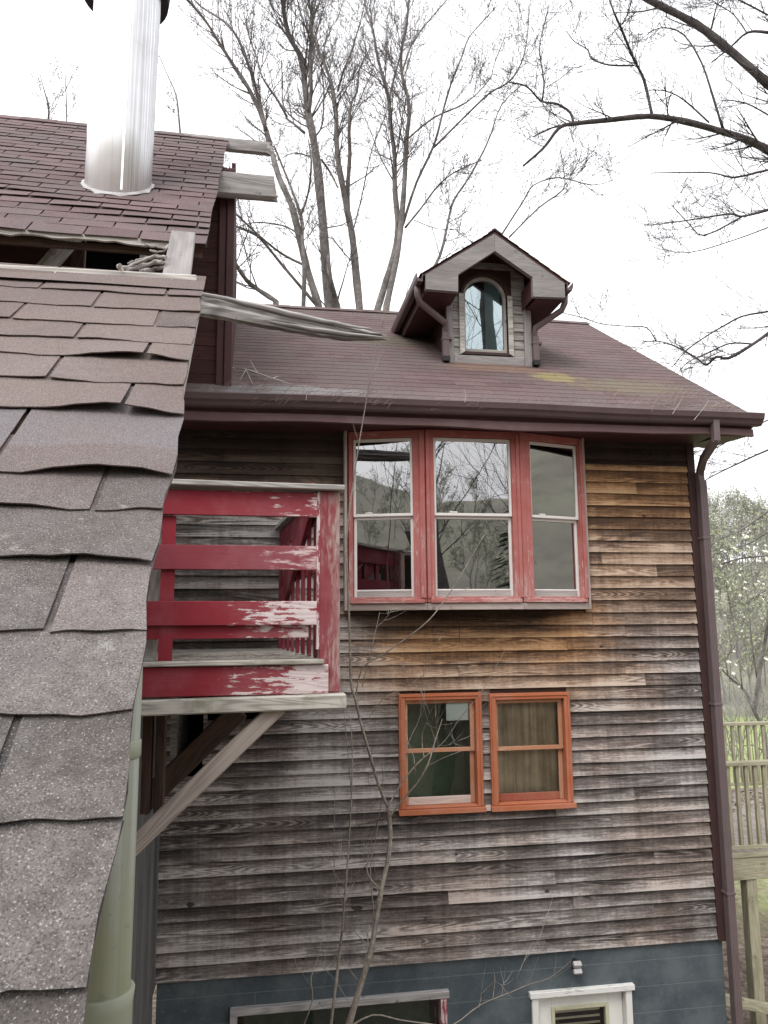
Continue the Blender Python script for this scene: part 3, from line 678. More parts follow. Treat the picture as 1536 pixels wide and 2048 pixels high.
mb = MB(); mb.prism([(AX-.07, AZ-.040), (AX, AZ+.010), (AX+.07, AZ-.040), (AX+.07, AZ-.034), (AX, AZ+.018), (AX-.07, AZ-.034)], lambda u, w, d: Vector((u, d, w)), DF-.018, 9.0); obj('ridge_cap', mb, M['house_shingle'], droof)
mb = MB()
BT = lambda u, w, d: Vector((u, DF-d, w))
mb.prism([(1.497, 8.300), (1.812, 8.292), (1.816, 8.470), (2.186, 8.732), (2.186, 8.908), (1.497, 8.446)], BT, -.045, .005)
mb.prism([(2.882, 8.300), (2.882, 8.446), (2.188, 8.908), (2.188, 8.732), (2.556, 8.490), (2.558, 8.292)], BT, -.045, .0045)
mb.prism([(1.497, 8.3005), (1.810, 8.2925), (1.812, 8.455), (1.72, 8.40)], BT, .0055, .0105)
obj('bargeboard', mb, M['bargeboard'], dormer, bevel=.003)
for q in (((1.50, dw0), (1.800, 1.814, 8.46), (1.497, 1.51)), ((dw1, 2.878), (2.556, 2.57, 8.48), (2.87, 2.882))):
    mb = MB(); (a, b), (c, d_, e_), (f_, h_) = q      # boxed eave
    mb.box(a, b, DF+.046, 8.05, 8.285, 8.305, 1); mb.box(c, d_, DF+.046, DY-.025, 8.29, e_, 1); mb.box(f_, h_, DF+.046, 8.3, 8.306, 8.42, 1)
    obj('boxed_eave', mb, M['trim_maroon'], dormer)
for sx, gx in ((-1, 1.44), (1, 2.935)):
    mb = MB(); pf = [(0, 0), (.05, 0), (.062, .03), (.068, .075), (.058, .08), (.05, .035), (.008, .014), (.006, .08), (0, .08)]
    mb.prism([(gx-sx*.03+sx*p[0], 8.375+p[1]) for p in pf], lambda u, w, d: Vector((u, d, w)), DF-.01, 8.16)
    gt = obj('dormer_gutter', mb, M['gutter'], dormer)
    mb = MB()
    post = 1.752 if sx < 0 else 2.672
    P = [(gx-sx*.005, DF+.12, 8.38), (gx-sx*.005, DF+.125, 8.30), (gx-sx*.03, DF+.15, 8.235), (post, DY-.08, 8.085), (post, DY-.055, 8.03), (post, DY-.05, 7.96)]
    mb.tube(P, .032, 10); mb.box(post-.030, post+.030, DY-.085, DY-.025, roofz(DY-.05)+.02, 8.0, 2)
    obj('dormer_downspout', mb, M['dspout_dormer'], dormer)
    mb = MB(); mb.box(post-.032, post+.034, DY-.10, DY-.02, roofz(DY-.06)+.012, roofz(DY-.05)+.055, 2); obj('spout_shoe', mb, M['black_metal'], dormer)
    mb = MB(); mb.box(post-.036, post+.06, DY-.09, DY-.02, 7.92, 7.945, 0); obj('strap', mb, M['dspout_dormer'], dormer)

# ---- door, cellar window, lamp
mb = MB(); x0, x1, z0, z1 = DOOR
mb.frame(FT, x0, x1, z0, z1-.045, .055, .055, 0, .0, -.20, .012); mb.box(x0-.02, x1+.02, -.2, .03, z1-.045, z1, 0, FT)
door = obj('door_frame', mb, M['white_worn'], house, bevel=.004)
mb = MB(); a, b = x0+.058, x1-.058
mb.frame(FT, a, b, z0, z1-.05, .125, .125, .9, .105, -.10, -.055); dsl = obj('door', mb, M['white_paint'], house, bevel=.003)
mb = MB(); mb.frame(FT, a+.122, b-.122, z0+.88, z1-.152, .03, .03, .03, .03, -.098, -.045); obj('glazing_bead', mb, M['cream'], dsl, bevel=.003)
mb = MB(); mb.face([FT(a+.15, -.075, .9), FT(b-.15, -.075, .9), FT(b-.15, -.075, z1-.18), FT(a+.15, -.075, z1-.18)]); obj('pane', mb, M['glass_low'], dsl, fix=False)
mb = MB()
for i in range(24): mb.box(a+.17, b-.17, -.13, -.126, 2.0-i*.05, 2.012-i*.05+.004, 0, FT)
obj('blind_or_tint_panel', mb, M['cream'], dsl)
mb = MB(); mb.box(a+.125, b-.125, -.16, -.15, z0+.85, z1-.12, 0, FT); obj('dark_room', mb, M['dark_in'], dsl)
x0, x1, z0, z1 = CELL
mb = MB(); mb.box(x0, x1+.02, -.2, .035, z1-.052, z1, 0, FT); mb.box(x0, x0+.055, -.2, .025, z0, z1-.054, 2, FT); mb.box(x0, x1, -.2, .04, z0-.04, z0, 0, FT)
cw = obj('cellar_window', mb, M['raw_beam'], house, bevel=.004)
mb = MB(); mb.box(x1-.05, x1, -.2, .032, z0, z1-.054, 2, FT); obj('jamb', mb, M['red_rail'], cw, bevel=.004)
mb = MB(); mb.box(x0+.1, x1-.1, -.19, -.185, z0, z1-.06, 0, FT); obj('backing', mb, M['dark_green'], cw)
mb = MB(); mb.face([FT(x0+.055, -.05, z0), FT(x1-.05, -.05, z0), FT(x1-.05, -.05, z1-.055), FT(x0+.055, -.05, z1-.055)]); obj('pane', mb, M['glass_low'], cw, fix=False)
lx, lz = 2.565, 2.41
mb = MB(); mb.box(lx-.022, lx+.022, -.012, .03, lz-.05, lz+.05, 0, FT); lamp = obj('wall_lamp', mb, M['black_metal'], house, bevel=.004)
for s_ in (1, -1):
    mb = MB(); mb.box(-.034, .034, -.022, .022, -.02, .02, 0, lambda x, y, z: Vector((lx+x, YF-.055+y*.8-z*.5*s_, lz+s_*.027+z*.75+y*.5*s_))); obj('lamp_head', mb, M['galv'], lamp, bevel=.004)
# ================================================================== ANNEX WITH THE NEAR ROOF
annex = thing('annex', 'close shingled annex with torn brown roof, tall metal flue and red side balcony', 'building', (-1.4, 3.0, 0))
mR, Y0R = .8, .85; hyp = math.hypot(1, mR)
def nr(x, s, n):                       # near roof: s = distance up the slope measured from camera level offset
    y = s/hyp; n -= .006+.012*max(0, s-.9)/1.6; return A(x, y - n*mR/hyp, mR*(y-Y0R) + n/hyp)
rowsN = [.20, .33, .46, .59, .715, .846, .964, 1.082, 1.214, 1.335, 1.428, 1.654, 1.79, 1.92, 2.025, 2.14, 2.265, 2.398, 2.50]
rs = random.Random(21)
def rake_x(s): return -.093 - .011*(s-.7) + .004*math.sin(s*9) + .003*math.sin(s*31)
# curled courses: (row index, centre x, half width, height, sag of the butt edge)
CURL = {13: (-.22, .13, .010), 11: (-.21, .14, .016), 10: (-.19, .13, .016), 8: (-.17, .15, .009), 4: (-.13, .06, .004), 7: (-.14, .05, .003), 9: (-.3, .1, .004), 12: (-.33, .1, .004)}
def lift(k, x, f, s=0):
    e = max(0, 1-f*1.6)
    h = (.0016+.0013*math.sin(x*9+k*1.7)+.0008*math.sin(x*23+k))*e*e
    if k in CURL:
        c, w, a = CURL[k]; t = max(0, 1-((x-c)/w)**2); h += a*t*t*e**1.4
    return h - .004 + .004*math.sin(x*3.1+.6)*math.sin(s*3.4)
mb = MB()
def offN(k): return -.19 + (.147 if k % 2 == 0 else 0) + .003*math.sin(k*5)
class RX:                              # follow the rake edge exactly
    pass
courses(mb, lambda x, s, n: nr(x + (x+.093 > -.02)*0, s, n), -2.4, -.100, rowsN, .296, .0026, rs, nx=12, ns=5, lift=lift, off=offN, slotw=.0075, wob=.004, over=.135, voff={10: 1.0}, wavy=.0032,
        right=lambda s: rake_x(s)+.100)
lower = obj('lower_roof', mb, M['annex_shingle'], annex, fix=2)
mb = MB(); mb.box(-2.4, -.112, .15, 2.50, -.020, -.006, 0, nr); obj('roof_deck', mb, M['dark_wood'], lower)
mb = MB(); mb.box(-.150, -.118, .15, 2.50, -.07, -.006, 1, nr); obj('rake_board', mb, M['grey_wood'], annex, bevel=.002)
# cap course and the pale plate under the torn strip
mb = MB(); n = 24
for i in range(n):
    a, b = -1.8+i*1.694/n, -1.8+(i+1)*1.694/n; wv = lambda x: .012*math.sin(x*4+1)+.006*math.sin(x*13)
    mb.face([nr(a, 2.455+wv(a)*.4, .006), nr(b, 2.455+wv(b)*.4, .006), nr(b, 2.548+wv(b)*.5, .004+wv(b)*.4), nr(a, 2.548+wv(a)*.5, .004+wv(a)*.4)], [(a, 0), (b, 0), (b, .05), (a, .05)])
obj('cap_course', mb, M['annex_shingle'], lower, fix=2)
mb = MB()
mb.board(A(-.74, 2.07, .908), A(-.13, 2.07, .920), .09, .022)
obj('plate', mb, M['pale_wood'], annex, bevel=.003)
mb = MB(); mb.board(A(-1.6, 2.12, .925), A(-.66, 2.11, .915), .05, .03); obj('plate', mb, M['grey_wood'], annex, bevel=.003)
mb = MB(); p0, p1 = A(-.186, 2.03, .90), A(-.196, 2.36, 1.215)
mb.board(p0, p1, .074, .022, (0, 0, 1)); obj('rake_rafter', mb, M['bargeboard'], annex, bevel=.003)
# upper roof
m2, Y2, Z2 = .91, 4.385, 2.215; h2 = math.hypot(1, m2); LU = (7.06-Y2)*h2
def ur(x, s, n):
    y = Y2+s/h2; return A(x, y-n*m2/h2, Z2+m2*(y-Y2)+n/h2)
def lift2(k, x, f, s=0): return .008*math.sin(x*2.2+k*.8)*(1-f)*(k < 9) + .003*math.sin(x*7+k*2.1)*(1-f) + .004
mb = MB(); nU = int(LU/.136); rowsU = [LU*i/nU for i in range(nU+1)]; rowsU[0] = -.03
courses(mb, ur, -4.2, -.215, rowsU, .305, .0036, rs, nx=4, ns=1, lift=lift2, wob=.005, slotw=.010, over=.05, right=lambda s: -.02+.006*math.sin(s*6)+s*.012,
        holes=lambda k, x: False)
upper = obj('upper_roof', mb, M['upper_shingle'], annex, fix=2)
mb = MB(); mb.box(-4.2, -.235, -.0, LU, -.03, -.004, 0, ur); mb.box(-4.2, -.235, 7.075, 7.10, Z2+m2*(7.06-Y2)-.2, Z2+m2*(7.06-Y2)-.03, 0, A)
obj('roof_deck', mb, M['dark_wood'], upper)
mb = MB()
for i in range(13):
    x = -4.2+i*.305; mb.box(x, min(x+.31, -.20), LU-.14, LU+.004, .010+.003*(i % 2), .017+.003*(i % 2), 0, ur)
obj('ridge_cap', mb, M['upper_shingle'], upper)
# ragged pale fascia at the upper eave
mb = MB(); n = 40; rg = random.Random(4)
ragT = [-.004-.006*rg.random() for _ in range(n+1)]; ragB = [-.034-.016*rg.random() for _ in range(n+1)]
for i in range(n):
    a, b = -2.6+2.25*i/n, -2.6+2.25*(i+1)/n
    for d_ in (0, .02):
        mb.face([A(a, Y2-.012+d_, Z2+ragB[i]), A(b, Y2-.012+d_, Z2+ragB[i+1]), A(b, Y2-.008+d_, Z2+ragT[i+1]), A(a, Y2-.008+d_, Z2+ragT[i])], [(a, 0), (b, 0), (b, .04), (a, .04)])
    mb.face([A(a, Y2-.012, Z2+ragB[i]), A(b, Y2-.012, Z2+ragB[i+1]), A(b, Y2+.008, Z2+ragB[i+1]), A(a, Y2+.008, Z2+ragB[i])], [(a, 0), (b, 0), (b, .02), (a, .02)])
    mb.face([A(a, Y2-.008, Z2+ragT[i]), A(b, Y2-.008, Z2+ragT[i+1]), A(b, Y2+.012, Z2+ragT[i+1]), A(a, Y2+.012, Z2+ragT[i])], [(a, 0), (b, 0), (b, .02), (a, .02)])
obj('eave_board', mb, M['pale_wood'], annex, fix=2)
mb = MB(); mb.box(-4.2, -.26, Y2+.05, Y2+.07, Z2-.07, Z2-.03, 0, A); obj('eave_beam', mb, M['dark_wood'], annex)
# brown wall under the upper roof
WY = 6.17
def uz(y): return Z2+m2*(y-Y2)
mb = MB(); zb, zt = 1.87, uz(WY)-.05; rw = random.Random(9); zz = zb
WIN = (-1.31, -.80, 2.55, 3.3)
while zz < zt:
    segs = [(-4.2, -.215)]
    if WIN[2] < zz+.05 < WIN[3]: segs = clip(segs, WIN[0], WIN[1])
    for a, b in segs: mb.box(a, b, WY-rw.uniform(.0, .006), WY+.03, zz+.0015, min(zt, zz+.118), 0, A)
    zz += .12
mb.box(-.135, -.10, WY+.05, WY+2.2, zb, zt+.1, 1, A)
obj('clerestory_wall', mb, M['wall_brown'], annex)
mb = MB(); mb.box(-.226, -.165, WY-.035, WY+.02, 1.86, uz(WY)-.045, 2, A); mb.box(-.1635, -.098, WY-.055, WY+.05, 1.85, uz(WY)-.06, 2, A)
obj('corner_board', mb, M['trim_maroon'], annex, bevel=.006)
mb = MB(); mb.frame(lambda u, d, w: A(u, WY-d, w), WIN[0], WIN[1], WIN[2], WIN[3], .04, .05, .05, .05, -.02, .03); wc = obj('clerestory_window', mb, M['white_worn'], annex, bevel=.003)
mb = MB(); mb.box(WIN[0], WIN[1], WY+.1, WY+.12, WIN[2], WIN[3], 0, A); obj('dark_room', mb, M['void'], wc)
mb = MB(); mb.face([A(WIN[0], WY, WIN[2]), A(WIN[1], WY, WIN[2]), A(WIN[1], WY, WIN[3]), A(WIN[0], WY, WIN[3])]); obj('pane', mb, M['glass_low'], wc, fix=False)
mb = MB(); mb.board(A(-1.50, 5.6, 2.42), A(-1.20, 5.6, 2.86), .04, .20, (0, 1, 0)); mb_ = mb; obj('slanted_rafter', mb, M['grey_wood'], annex, bevel=.003)
mb = MB(); mb.board(A(-1.235, 5.75, 2.3), A(-1.235, 5.75, 3.2), .09, .04, (0, 1, 0)); obj('stud', mb, M['dark_wood'], annex, bevel=.003)
# purlin beams through the gable
rb = random.Random(33)
def rough_beam(P, rads, mat, name, n=14, rag=.12, ell=1.0, seed=0):
    """splintered timber: a squarish tube with uneven skin and a ragged far end"""
    r_ = random.Random(seed); P = [Vector(p) for p in P]; m = len(P); mb = MB(); b = 0; ring_ = []
    ph = [r_.uniform(-rag, rag) for _ in range(n)]
    for i, p in enumerate(P):
        d = (P[min(i+1, m-1)]-P[max(i-1, 0)]).normalized(); sx = d.cross(Vector((0, 0, 1))).normalized(); uz_ = sx.cross(d); pts = []
        for k in range(n):
            t = 2*PI*k/n; c, s_ = math.cos(t), math.sin(t); e = (abs(c)**4+abs(s_)**4)**-.25
            r = rads[i]*e*(1+ph[k]*.8+r_.uniform(-rag, rag)*.4)
            q = p + sx*(c*r*ell) + uz_*(s_*r)
            if i == m-1: q += d*r_.uniform(-.05, .06)
            pts.append(q)
        ring_.append(pts)
    L = 0
    for i in range(m-1):
        l = (P[i+1]-P[i]).length
        for k in range(n):
            k2 = (k+1) % n; w = 2*PI*rads[0]/n
            mb.face([ring_[i][k], ring_[i][k2], ring_[i+1][k2], ring_[i+1][k]], [(L, k*w), (L, (k+1)*w), (L+l, (k+1)*w), (L+l, k*w)])
        L += l
    mb.face(ring_[-1]); mb.face(ring_[0][::-1])
    return obj(name, mb, mat, annex, fix=2)
rough_beam([A(-.6+i*(.80/16), 7.02, 4.575-.004*i/16) for i in range(17)], [.066]*17, M['raw_beam'], 'ridge_beam', 16, .05, .5, 1)
rough_beam([A(-.5+i*(.706/16), 6.04, 3.575+.002*i/16) for i in range(17)], [.108]*17, M['raw_beam'], 'purlin', 16, .04, .5, 2)
BP = []
for i in range(25):
    t = i/24; BP.append(A(-.9+1.73*t, 4.5-.03*t, 1.888-.155*smooth((t-.25)/.75)*1.0 + .004*math.sin(t*9)))
rough_beam(BP, [.062]*11+[.061-.0017*i for i in range(11)]+[.036, .026, .015], M['raw_beam'], 'broken_beam', 20, .26, .9, 3)
for k, (s0, s1, dz, r) in enumerate(((9, 23, .045, .019), (14, 24, -.036, .015), (11, 22, .012, .018), (17, 24, .02, .014), (12, 20, .058, .012))):     # loose splinters along the rotten end
    pts = [BP[i]+Vector((0, -.052+.010*k, dz*(1-.5*(i-s0)/(s1-s0))+rb.uniform(-.003, .003))) for i in range(s0, s1+1)]
    mb = MB(); mb.tube(pts, [r*(.3+.7*math.sin(PI*(.12+.88*j/(len(pts)-1)))) for j in range(len(pts))], 5); obj('splinter', mb, M['raw_beam'], bpy.data.objects['broken_beam'])
# metal flue
fx, fy = -.896, 5.30; FC = lambda z: A(fx+(z-3.05)*.008, fy, z)
mb = MB(); n = 40; zs = [2.75, 3.4, 3.41, 4.06, 4.07, 4.8, 5.2]
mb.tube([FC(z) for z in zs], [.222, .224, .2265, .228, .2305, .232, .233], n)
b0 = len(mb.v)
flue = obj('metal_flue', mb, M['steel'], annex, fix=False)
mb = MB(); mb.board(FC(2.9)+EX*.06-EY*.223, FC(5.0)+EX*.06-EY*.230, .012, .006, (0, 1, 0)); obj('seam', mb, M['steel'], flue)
mb = MB(); mb.tube([A(fx-.012, fy+.05, 4.56), A(fx-.012, fy+.05, 4.72), A(fx-.012, fy+.05, 4.78)], [.305, .325, .27], 36)
obj('flue_cap', mb, M['black_metal'], flue)
mb = MB(); n = 28
for i in range(n):
    t0, t1 = 2*PI*i/n, 2*PI*(i+1)/n
    def fl(t, r, dn):
        x = fx+math.cos(t)*r; y = fy+math.sin(t)*r; return A(x, y, Z2+m2*(y-Y2)+dn)
    r0 = .243+.010*math.sin(i*2.7); r1 = .243+.010*math.sin((i+1)*2.7)
    mb.face([fl(t0, .224, .034), fl(t1, .224, .034), fl(t1, r1, .018+.006*math.sin(i*1.9+1.9)), fl(t0, r0, .018+.006*math.sin(i*1.9))])
obj('flashing', mb, M['galv'], flue, fix=2)
# pvc waste pipe beside the near roof
mb = MB(); px_, py_ = -.252, 1.67; mb.tube([A(px_+.004, py_, .35), A(px_, py_, -.9), A(px_-.002, py_, -5.1)], .0555, 28); pv = obj('drain_pipe', mb, M['pvc'], annex, fix=False)
mb = MB(); mb.tube([A(px_, py_, -.268), A(px_, py_, -.264), A(px_, py_, -.236), A(px_, py_, -.232)], [.0572, .0605, .0605, .0572], 28)
obj('collar', mb, M['pvc2'], pv, fix=False)
mb = MB(); mb.tube([A(px_, py_, -1.2), A(px_, py_, -.725), A(px_, py_, -.700), A(px_, py_, -.697)], [.061, .061, .0645, .0575], 28); obj('collar', mb, M['pvc2'], pv, fix=False)
# lower walls of the annex
mb = MB()
XW = XL-.01
for i in range(26):
    y = 1.6+i*.187; zt = 5.05+min(.85, max(-.5, .8*(y-.85)-.25)) if y < 2.4 else 6.0
    mb.box(XW-.04-.004*rs.random(), XL+.004, y, y+.180, 2.5, zt, 2)
obj('side_wall', mb, M['grey_wall'], annex)
mb = MB(); mb.box(XW-.25, XW+.0, 1.6, YF-.03, -.2, 2.49); mb.box(-3.2, XW-.3, 1.62, 1.7, -.2, 5.3); mb.box(-4.2, XW-.3, 6.28, 6.36, 2.0, 6.5)
obj('base_wall', mb, M['grey_wall'], annex)

# ---- balcony (scaled out to its own distance)
YB = 4.3; kB = YB/3.7
def bx(px, py, Y=YB): return at(px, py, Y)
def bz(v): return 5.2+(v-5.2)*kB
xL, xP0, xP1 = XW+.0, .279*kB, .374*kB
FB = lambda u, d, w: Vector((u, YB-d, w))
z_cap, z_r1, z_r1b, z_r2, z_r2b, z_r3, z_r3b = bz(5.850), bz(5.832), bz(5.703), bz(5.561), bz(5.445), bz(5.297), bz(5.184)
z_f, z_fb, z_bb, z_bm = bz(5.025), bz(5.003), bz(4.866), bz(4.795)
mb = MB(); mb.box(xP0-.002, xP1, YB-.0, YB+.11, z_bb+.003, z_cap-.022, 2)
balc = obj('balcony', mb, M['red_post'], annex, bevel=.006, label='cantilevered balcony with peeling red board railing')
mb = MB(); mb.board((xL, YB+.03, z_cap+.012), (xP1+.025, YB+.03, z_cap-.008), .15, .030); obj('cap_rail', mb, M['grey_wood'], balc, bevel=.004)
for i, (a, b, mt) in enumerate(((z_r1b, z_r1-.012, 'red_rail'), (z_r2b, z_r2, 'red_mid'), (z_r3b, z_r3, 'red_rail_worn'))):
    mb = MB(); tilt = (.006, .004, .004)[i]
    mb.box(xL, xP0+.0 if i else xP0-.01, YB+.012, YB+.036, a, b, 0, lambda x, y, z, t=tilt: Vector((x, y, z-t*(x-xP0))))
    obj('rail', mb, M[mt], balc, bevel=.003)
mb = MB(); mb.box(xP0-.018, xP0+.0, YB+.008, YB+.09, z_f+.05, z_cap-.024, 2); obj('post_trim', mb, M['red_rail'], balc, bevel=.002)
mb = MB(); mb.box(xL, xP0+.045, YB-.025, YB-.001, z_bb, z_fb-.004, 0); obj('rim_board', mb, M['red_rail_worn'], balc, bevel=.004)
mb = MB(); mb.box(xL, xP0+.018, YB-.05, YB-.003, z_fb, z_f, 0); obj('floor_edge', mb, M['moss_beam'], balc, bevel=.004)
mb = MB()
for i in range(14): mb.box(xL, xP1-.02, YB+.004+i*.143, YB+.142+i*.143, z_f-.033, z_f-.004, 0)
obj('floor', mb, M['moss_beam'], balc)
mb = MB(); mb.box(xL, xP1+.03, YB-.065, YB+.03, z_bm, z_bb-.003, 0, lambda x, y, z: Vector((x, y, z+.010*(x-.0)-.002))); obj('beam', mb, M['moss_beam'], balc, bevel=.008)
mb = MB(); mb.box(xL, xP1-.02, 5.9, 5.99, z_bm, z_bb-.003, 0); obj('beam', mb, M['dark_wood'], balc, bevel=.008)
# knee braces
b0, b1 = at(552, 1419, YB), at(230, 1728, YB)
d_ = (b1-b0).normalized(); mb = MB(); mb.board(b0-d_*.03+Vector((0, .02, 0)), b1+Vector((0, .02, 0)), .085, .088, (0, 0, 1)); obj('knee_brace', mb, M['brace'], balc, bevel=.006)
mb = MB(); o_ = Vector((-.07, 1.45, .0)); b0i, b1i = at(480, 1419, 5.6), at(200, 1690, 5.6)
mb.board(b0i, b1i, .10, .14, (0, 0, 1)); obj('knee_brace', mb, M['dark_wood'], balc, bevel=.006)
# side railing running back to the house
x_b, y_b = .155, YF-.05
def sd_pt(t, z): return Vector((xP0+.02+(x_b-xP0-.02)*t, YB+.12+(y_b-YB-.12)*t, z))
for a, b in ((z_r1b, z_r1), (z_r2b, z_r2), (z_r3b, z_r3)):
    mb = MB(); p, q = sd_pt(0, (a+b)/2), sd_pt(1, (a+b)/2); mb.board(p, q, .025, b-a, (0, 0, 1)); obj('side_rail', mb, M['red_dark'], balc, bevel=.003)
mb = MB(); mb.board(sd_pt(0, z_cap), sd_pt(1, z_cap), .12, .028); obj('side_cap', mb, M['grey_wood'], balc, bevel=.003)
for i in range(8):
    t = .05+i*.125; mb = MB(); p = sd_pt(t, 0); mb.board((p.x-.02, p.y, z_f-.002), (p.x-.02, p.y, z_r1b), .085, .022, (1, 0, 0)); obj('picket', mb, M['red_dark'], balc, bevel=.003)
mb = MB(); mb.board(sd_pt(.0, z_r1)+Vector((-.05, 0, 0)), sd_pt(.9, z_r3b)+Vector((-.05, 0, 0)), .03, .16, (0, 0, 1)); obj('side_brace', mb, M['red_dark'], balc, bevel=.003)
# inner red board, plank and leaning pale board behind the front rails
mb = MB(); mb.box(xL, xP0-.06, YB+.045, YB+.066, z_r3b-.07, z_r3b+.04, 0); obj('inner_rail', mb, M['red_rail_worn'], balc, bevel=.003)
a, b = at(320, 1200, YB+.05), at(348, 1200, YB+.05)
mb = MB(); mb.box(a.x, b.x, YB+.039, YB+.0445, z_f, z_r1b, 2); obj('plank', mb, M['red_rail'], balc)
p0, p1 = at(296, 1312, YB+.16), at(336, 1015, YB+.16)
mb = MB(); mb.board(p0, p1, .085, .03, (0, 1, 0)); obj('leaning_board', mb, M['pale_wood'], balc, bevel=.003)
# posts under the balcony by the wall
for px in (296, 322):
    p = at(px, 1500, 4.75); mb = MB(); mb.box(p.x-.026, p.x+.026, 4.70, 4.79, z_bm-.6, z_bm-.0, 2); obj('post', mb, M['dark_wood'], balc, bevel=.004)
# ================================================================== GROUND, HILLS, TREES, DECK
def hgt(x, y):
    r = math.hypot(x, y); a = math.atan2(x, y)
    h = 0
    if r > 42:
        t = smooth((r-42)/95); top = 14+1.5*math.sin(a*3+.6)+1.2*math.sin(a*7+1)+ 11*smooth((-.1-math.cos(a))*2) + 15*math.exp(-((a+2.46)/.33)**2) + 15*math.exp(-((a-2.18)/.30)**2)  # last terms: unseen hills added behind to darken the side panes' reflections
        h = t*top + 1.2*math.sin(x*.05)*math.cos(y*.045)*t + max(0, r-140)*.05
    return h - .04*math.sin(x*.7)*math.sin(y*.6)*(r > 9)
mb = MB(); rad = [0, 3, 6, 9, 12, 16, 21, 27, 34, 42, 46, 50, 55, 60, 66, 72, 79, 86, 94, 102, 111, 120, 130, 140, 155, 170, 220, 300]; na = 240
mb.v.append((0, 0, hgt(0, 0)-.03))
for q in rad[1:]:
    for j in range(na): a = 2*PI*j/na; mb.v.append((q*math.sin(a), q*math.cos(a), hgt(q*math.sin(a), q*math.cos(a))-.03))
for i in range(len(rad)-1):
    for j in range(na):
        k = (j+1) % na; f = (0, 1+k, 1+j) if i == 0 else (1+(i-1)*na+j, 1+(i-1)*na+k, 1+i*na+k, 1+i*na+j)
        mb.f.append(f[::-1]); mb.uv.append([(0, 0)]*len(f)); mb.sm.append(True); mb.mi.append(0)
g = G('ground'); p = g.pos(); x, y, z = g.sep(p)
rr_ = g.math('SQRT', g.add(g.mul(x, x), g.mul(y, y)))
n1 = g.noise(p, .35, 5, .65); n2 = g.noise(p, 9, 5, .75); n3 = g.noise(p, .06, 4, .6)
lit = g.mix(g.map(n2, .35, .7), (.075, .055, .042), (.27, .215, .17)); lit = g.mix(g.map(n1, .5, .7), lit, (.12, .12, .06))
lawn = g.mix(g.map(n2, .3, .7), (.22, .27, .10), (.35, .41, .18)); lawn = g.mix(g.map(n1, .55, .75), lawn, (.30, .30, .14))
wd = g.mix(g.map(n3, .35, .65), (.25, .235, .20), (.31, .31, .24)); wd = g.mix(g.mul(g.map(n1, .4, .7), .6), wd, (.18, .17, .15))
wob = g.mul(n1, 6)
k = g.mul(g.mul(g.map(g.add(rr_, wob), 19, 22), g.map(g.add(rr_, wob), 48, 52, 1, 0)), g.mul(g.map(x, 4, 8), g.map(y, 6, 10)))
c = g.mix(k, lit, lawn); c = g.mix(g.map(g.add(rr_, wob), 48, 52), c, wd)
M['ground'] = g.done(c, .95, g.bump(n2, .6, .05))
gr = obj('ground', mb, M['ground'], None, fix=1); tag(gr, 'leaf littered yard, lawn and wooded hillside around the house', 'ground', kind='structure')

# ---- far woods: a mass of small bare trees on the hillsides
rf = random.Random(77)
def limb(mb, r_, p, d, L, r, lv, n=3, seg=4, jit=.25, up=.12, buds=0, child=(3, 5), spread=(.35, .95), shrink=(.45, .7), mi=0, start=.25, bsz=.02):
    pts = [Vector(p)]; dirs = [Vector(d).normalized()]; q = Vector(p); dd = Vector(d).normalized()
    for i in range(seg):
        dd = (dd + Vector((r_.uniform(-jit, jit), r_.uniform(-jit, jit), r_.uniform(-jit, jit)+up))*.55).normalized()
        q = q + dd*(L/seg); pts.append(q.copy()); dirs.append(dd.copy())
    mb.tube(pts, [r*(1-.72*i/seg) for i in range(seg+1)], n, cap=False, mi=mi)
    if lv > 0:
        for c in range(r_.randint(*child)):
            t = r_.uniform(start, 1); f = t*seg; i = min(seg-1, int(f)); p_ = pts[i].lerp(pts[i+1], f-i); dv = dirs[i+1]
            ax = dv.orthogonal().normalized(); ax.rotate(Matrix.Rotation(r_.uniform(0, 2*PI), 3, dv)); nd = dv.copy(); nd.rotate(Matrix.Rotation(r_.uniform(*spread), 3, ax))
            limb(mb, r_, p_, nd, L*r_.uniform(*shrink), max(r*.42*(1.1-.4*t)+.0012, r*.36), lv-1, n, max(3, seg-1), jit, up, buds, child, spread, shrink, mi, .15, bsz)
    if buds and lv <= 1:
        for c in range(buds):
            t = r_.uniform(.15, 1); f = t*seg; i = min(seg-1, int(f)); b = pts[i].lerp(pts[i+1], f-i)
            mb.blob(b+Vector((r_.uniform(-1, 1), r_.uniform(-1, 1), r_.uniform(-1, 1)))*bsz*.6, bsz*r_.uniform(.25, .5), bsz*r_.uniform(.6, 1.4), mi)
variants = []
for v in range(6):
    m_ = MB(); r_ = random.Random(100+v)
    H = 1.0
    limb(m_, r_, (0, 0, 0), (r_.uniform(-.05, .05), r_.uniform(-.05, .05), 1), .9, .012, 3, 3, 5, .16, .12, 0, (5, 7), (.3, .8), (.34, .55), 0, .3)
    tips = [m_.v[f[2]] for f in m_.f[::4]]
    for t in tips[::3 if v % 2 else 2]:
        for q in range(2):
            s_ = .012; c_ = Vector(t)+Vector((r_.uniform(-1, 1), r_.uniform(-1, 1), r_.uniform(-1, 1)))*.03; e1 = Vector((r_.uniform(-1, 1), r_.uniform(-1, 1), r_.uniform(-1, 1)))*s_; e2 = Vector((r_.uniform(-1, 1), r_.uniform(-1, 1), r_.uniform(-1, 1)))*s_
            m_.face([c_-e1, c_+e2, c_+e1, c_-e2], mi=1)
    variants.append(m_)
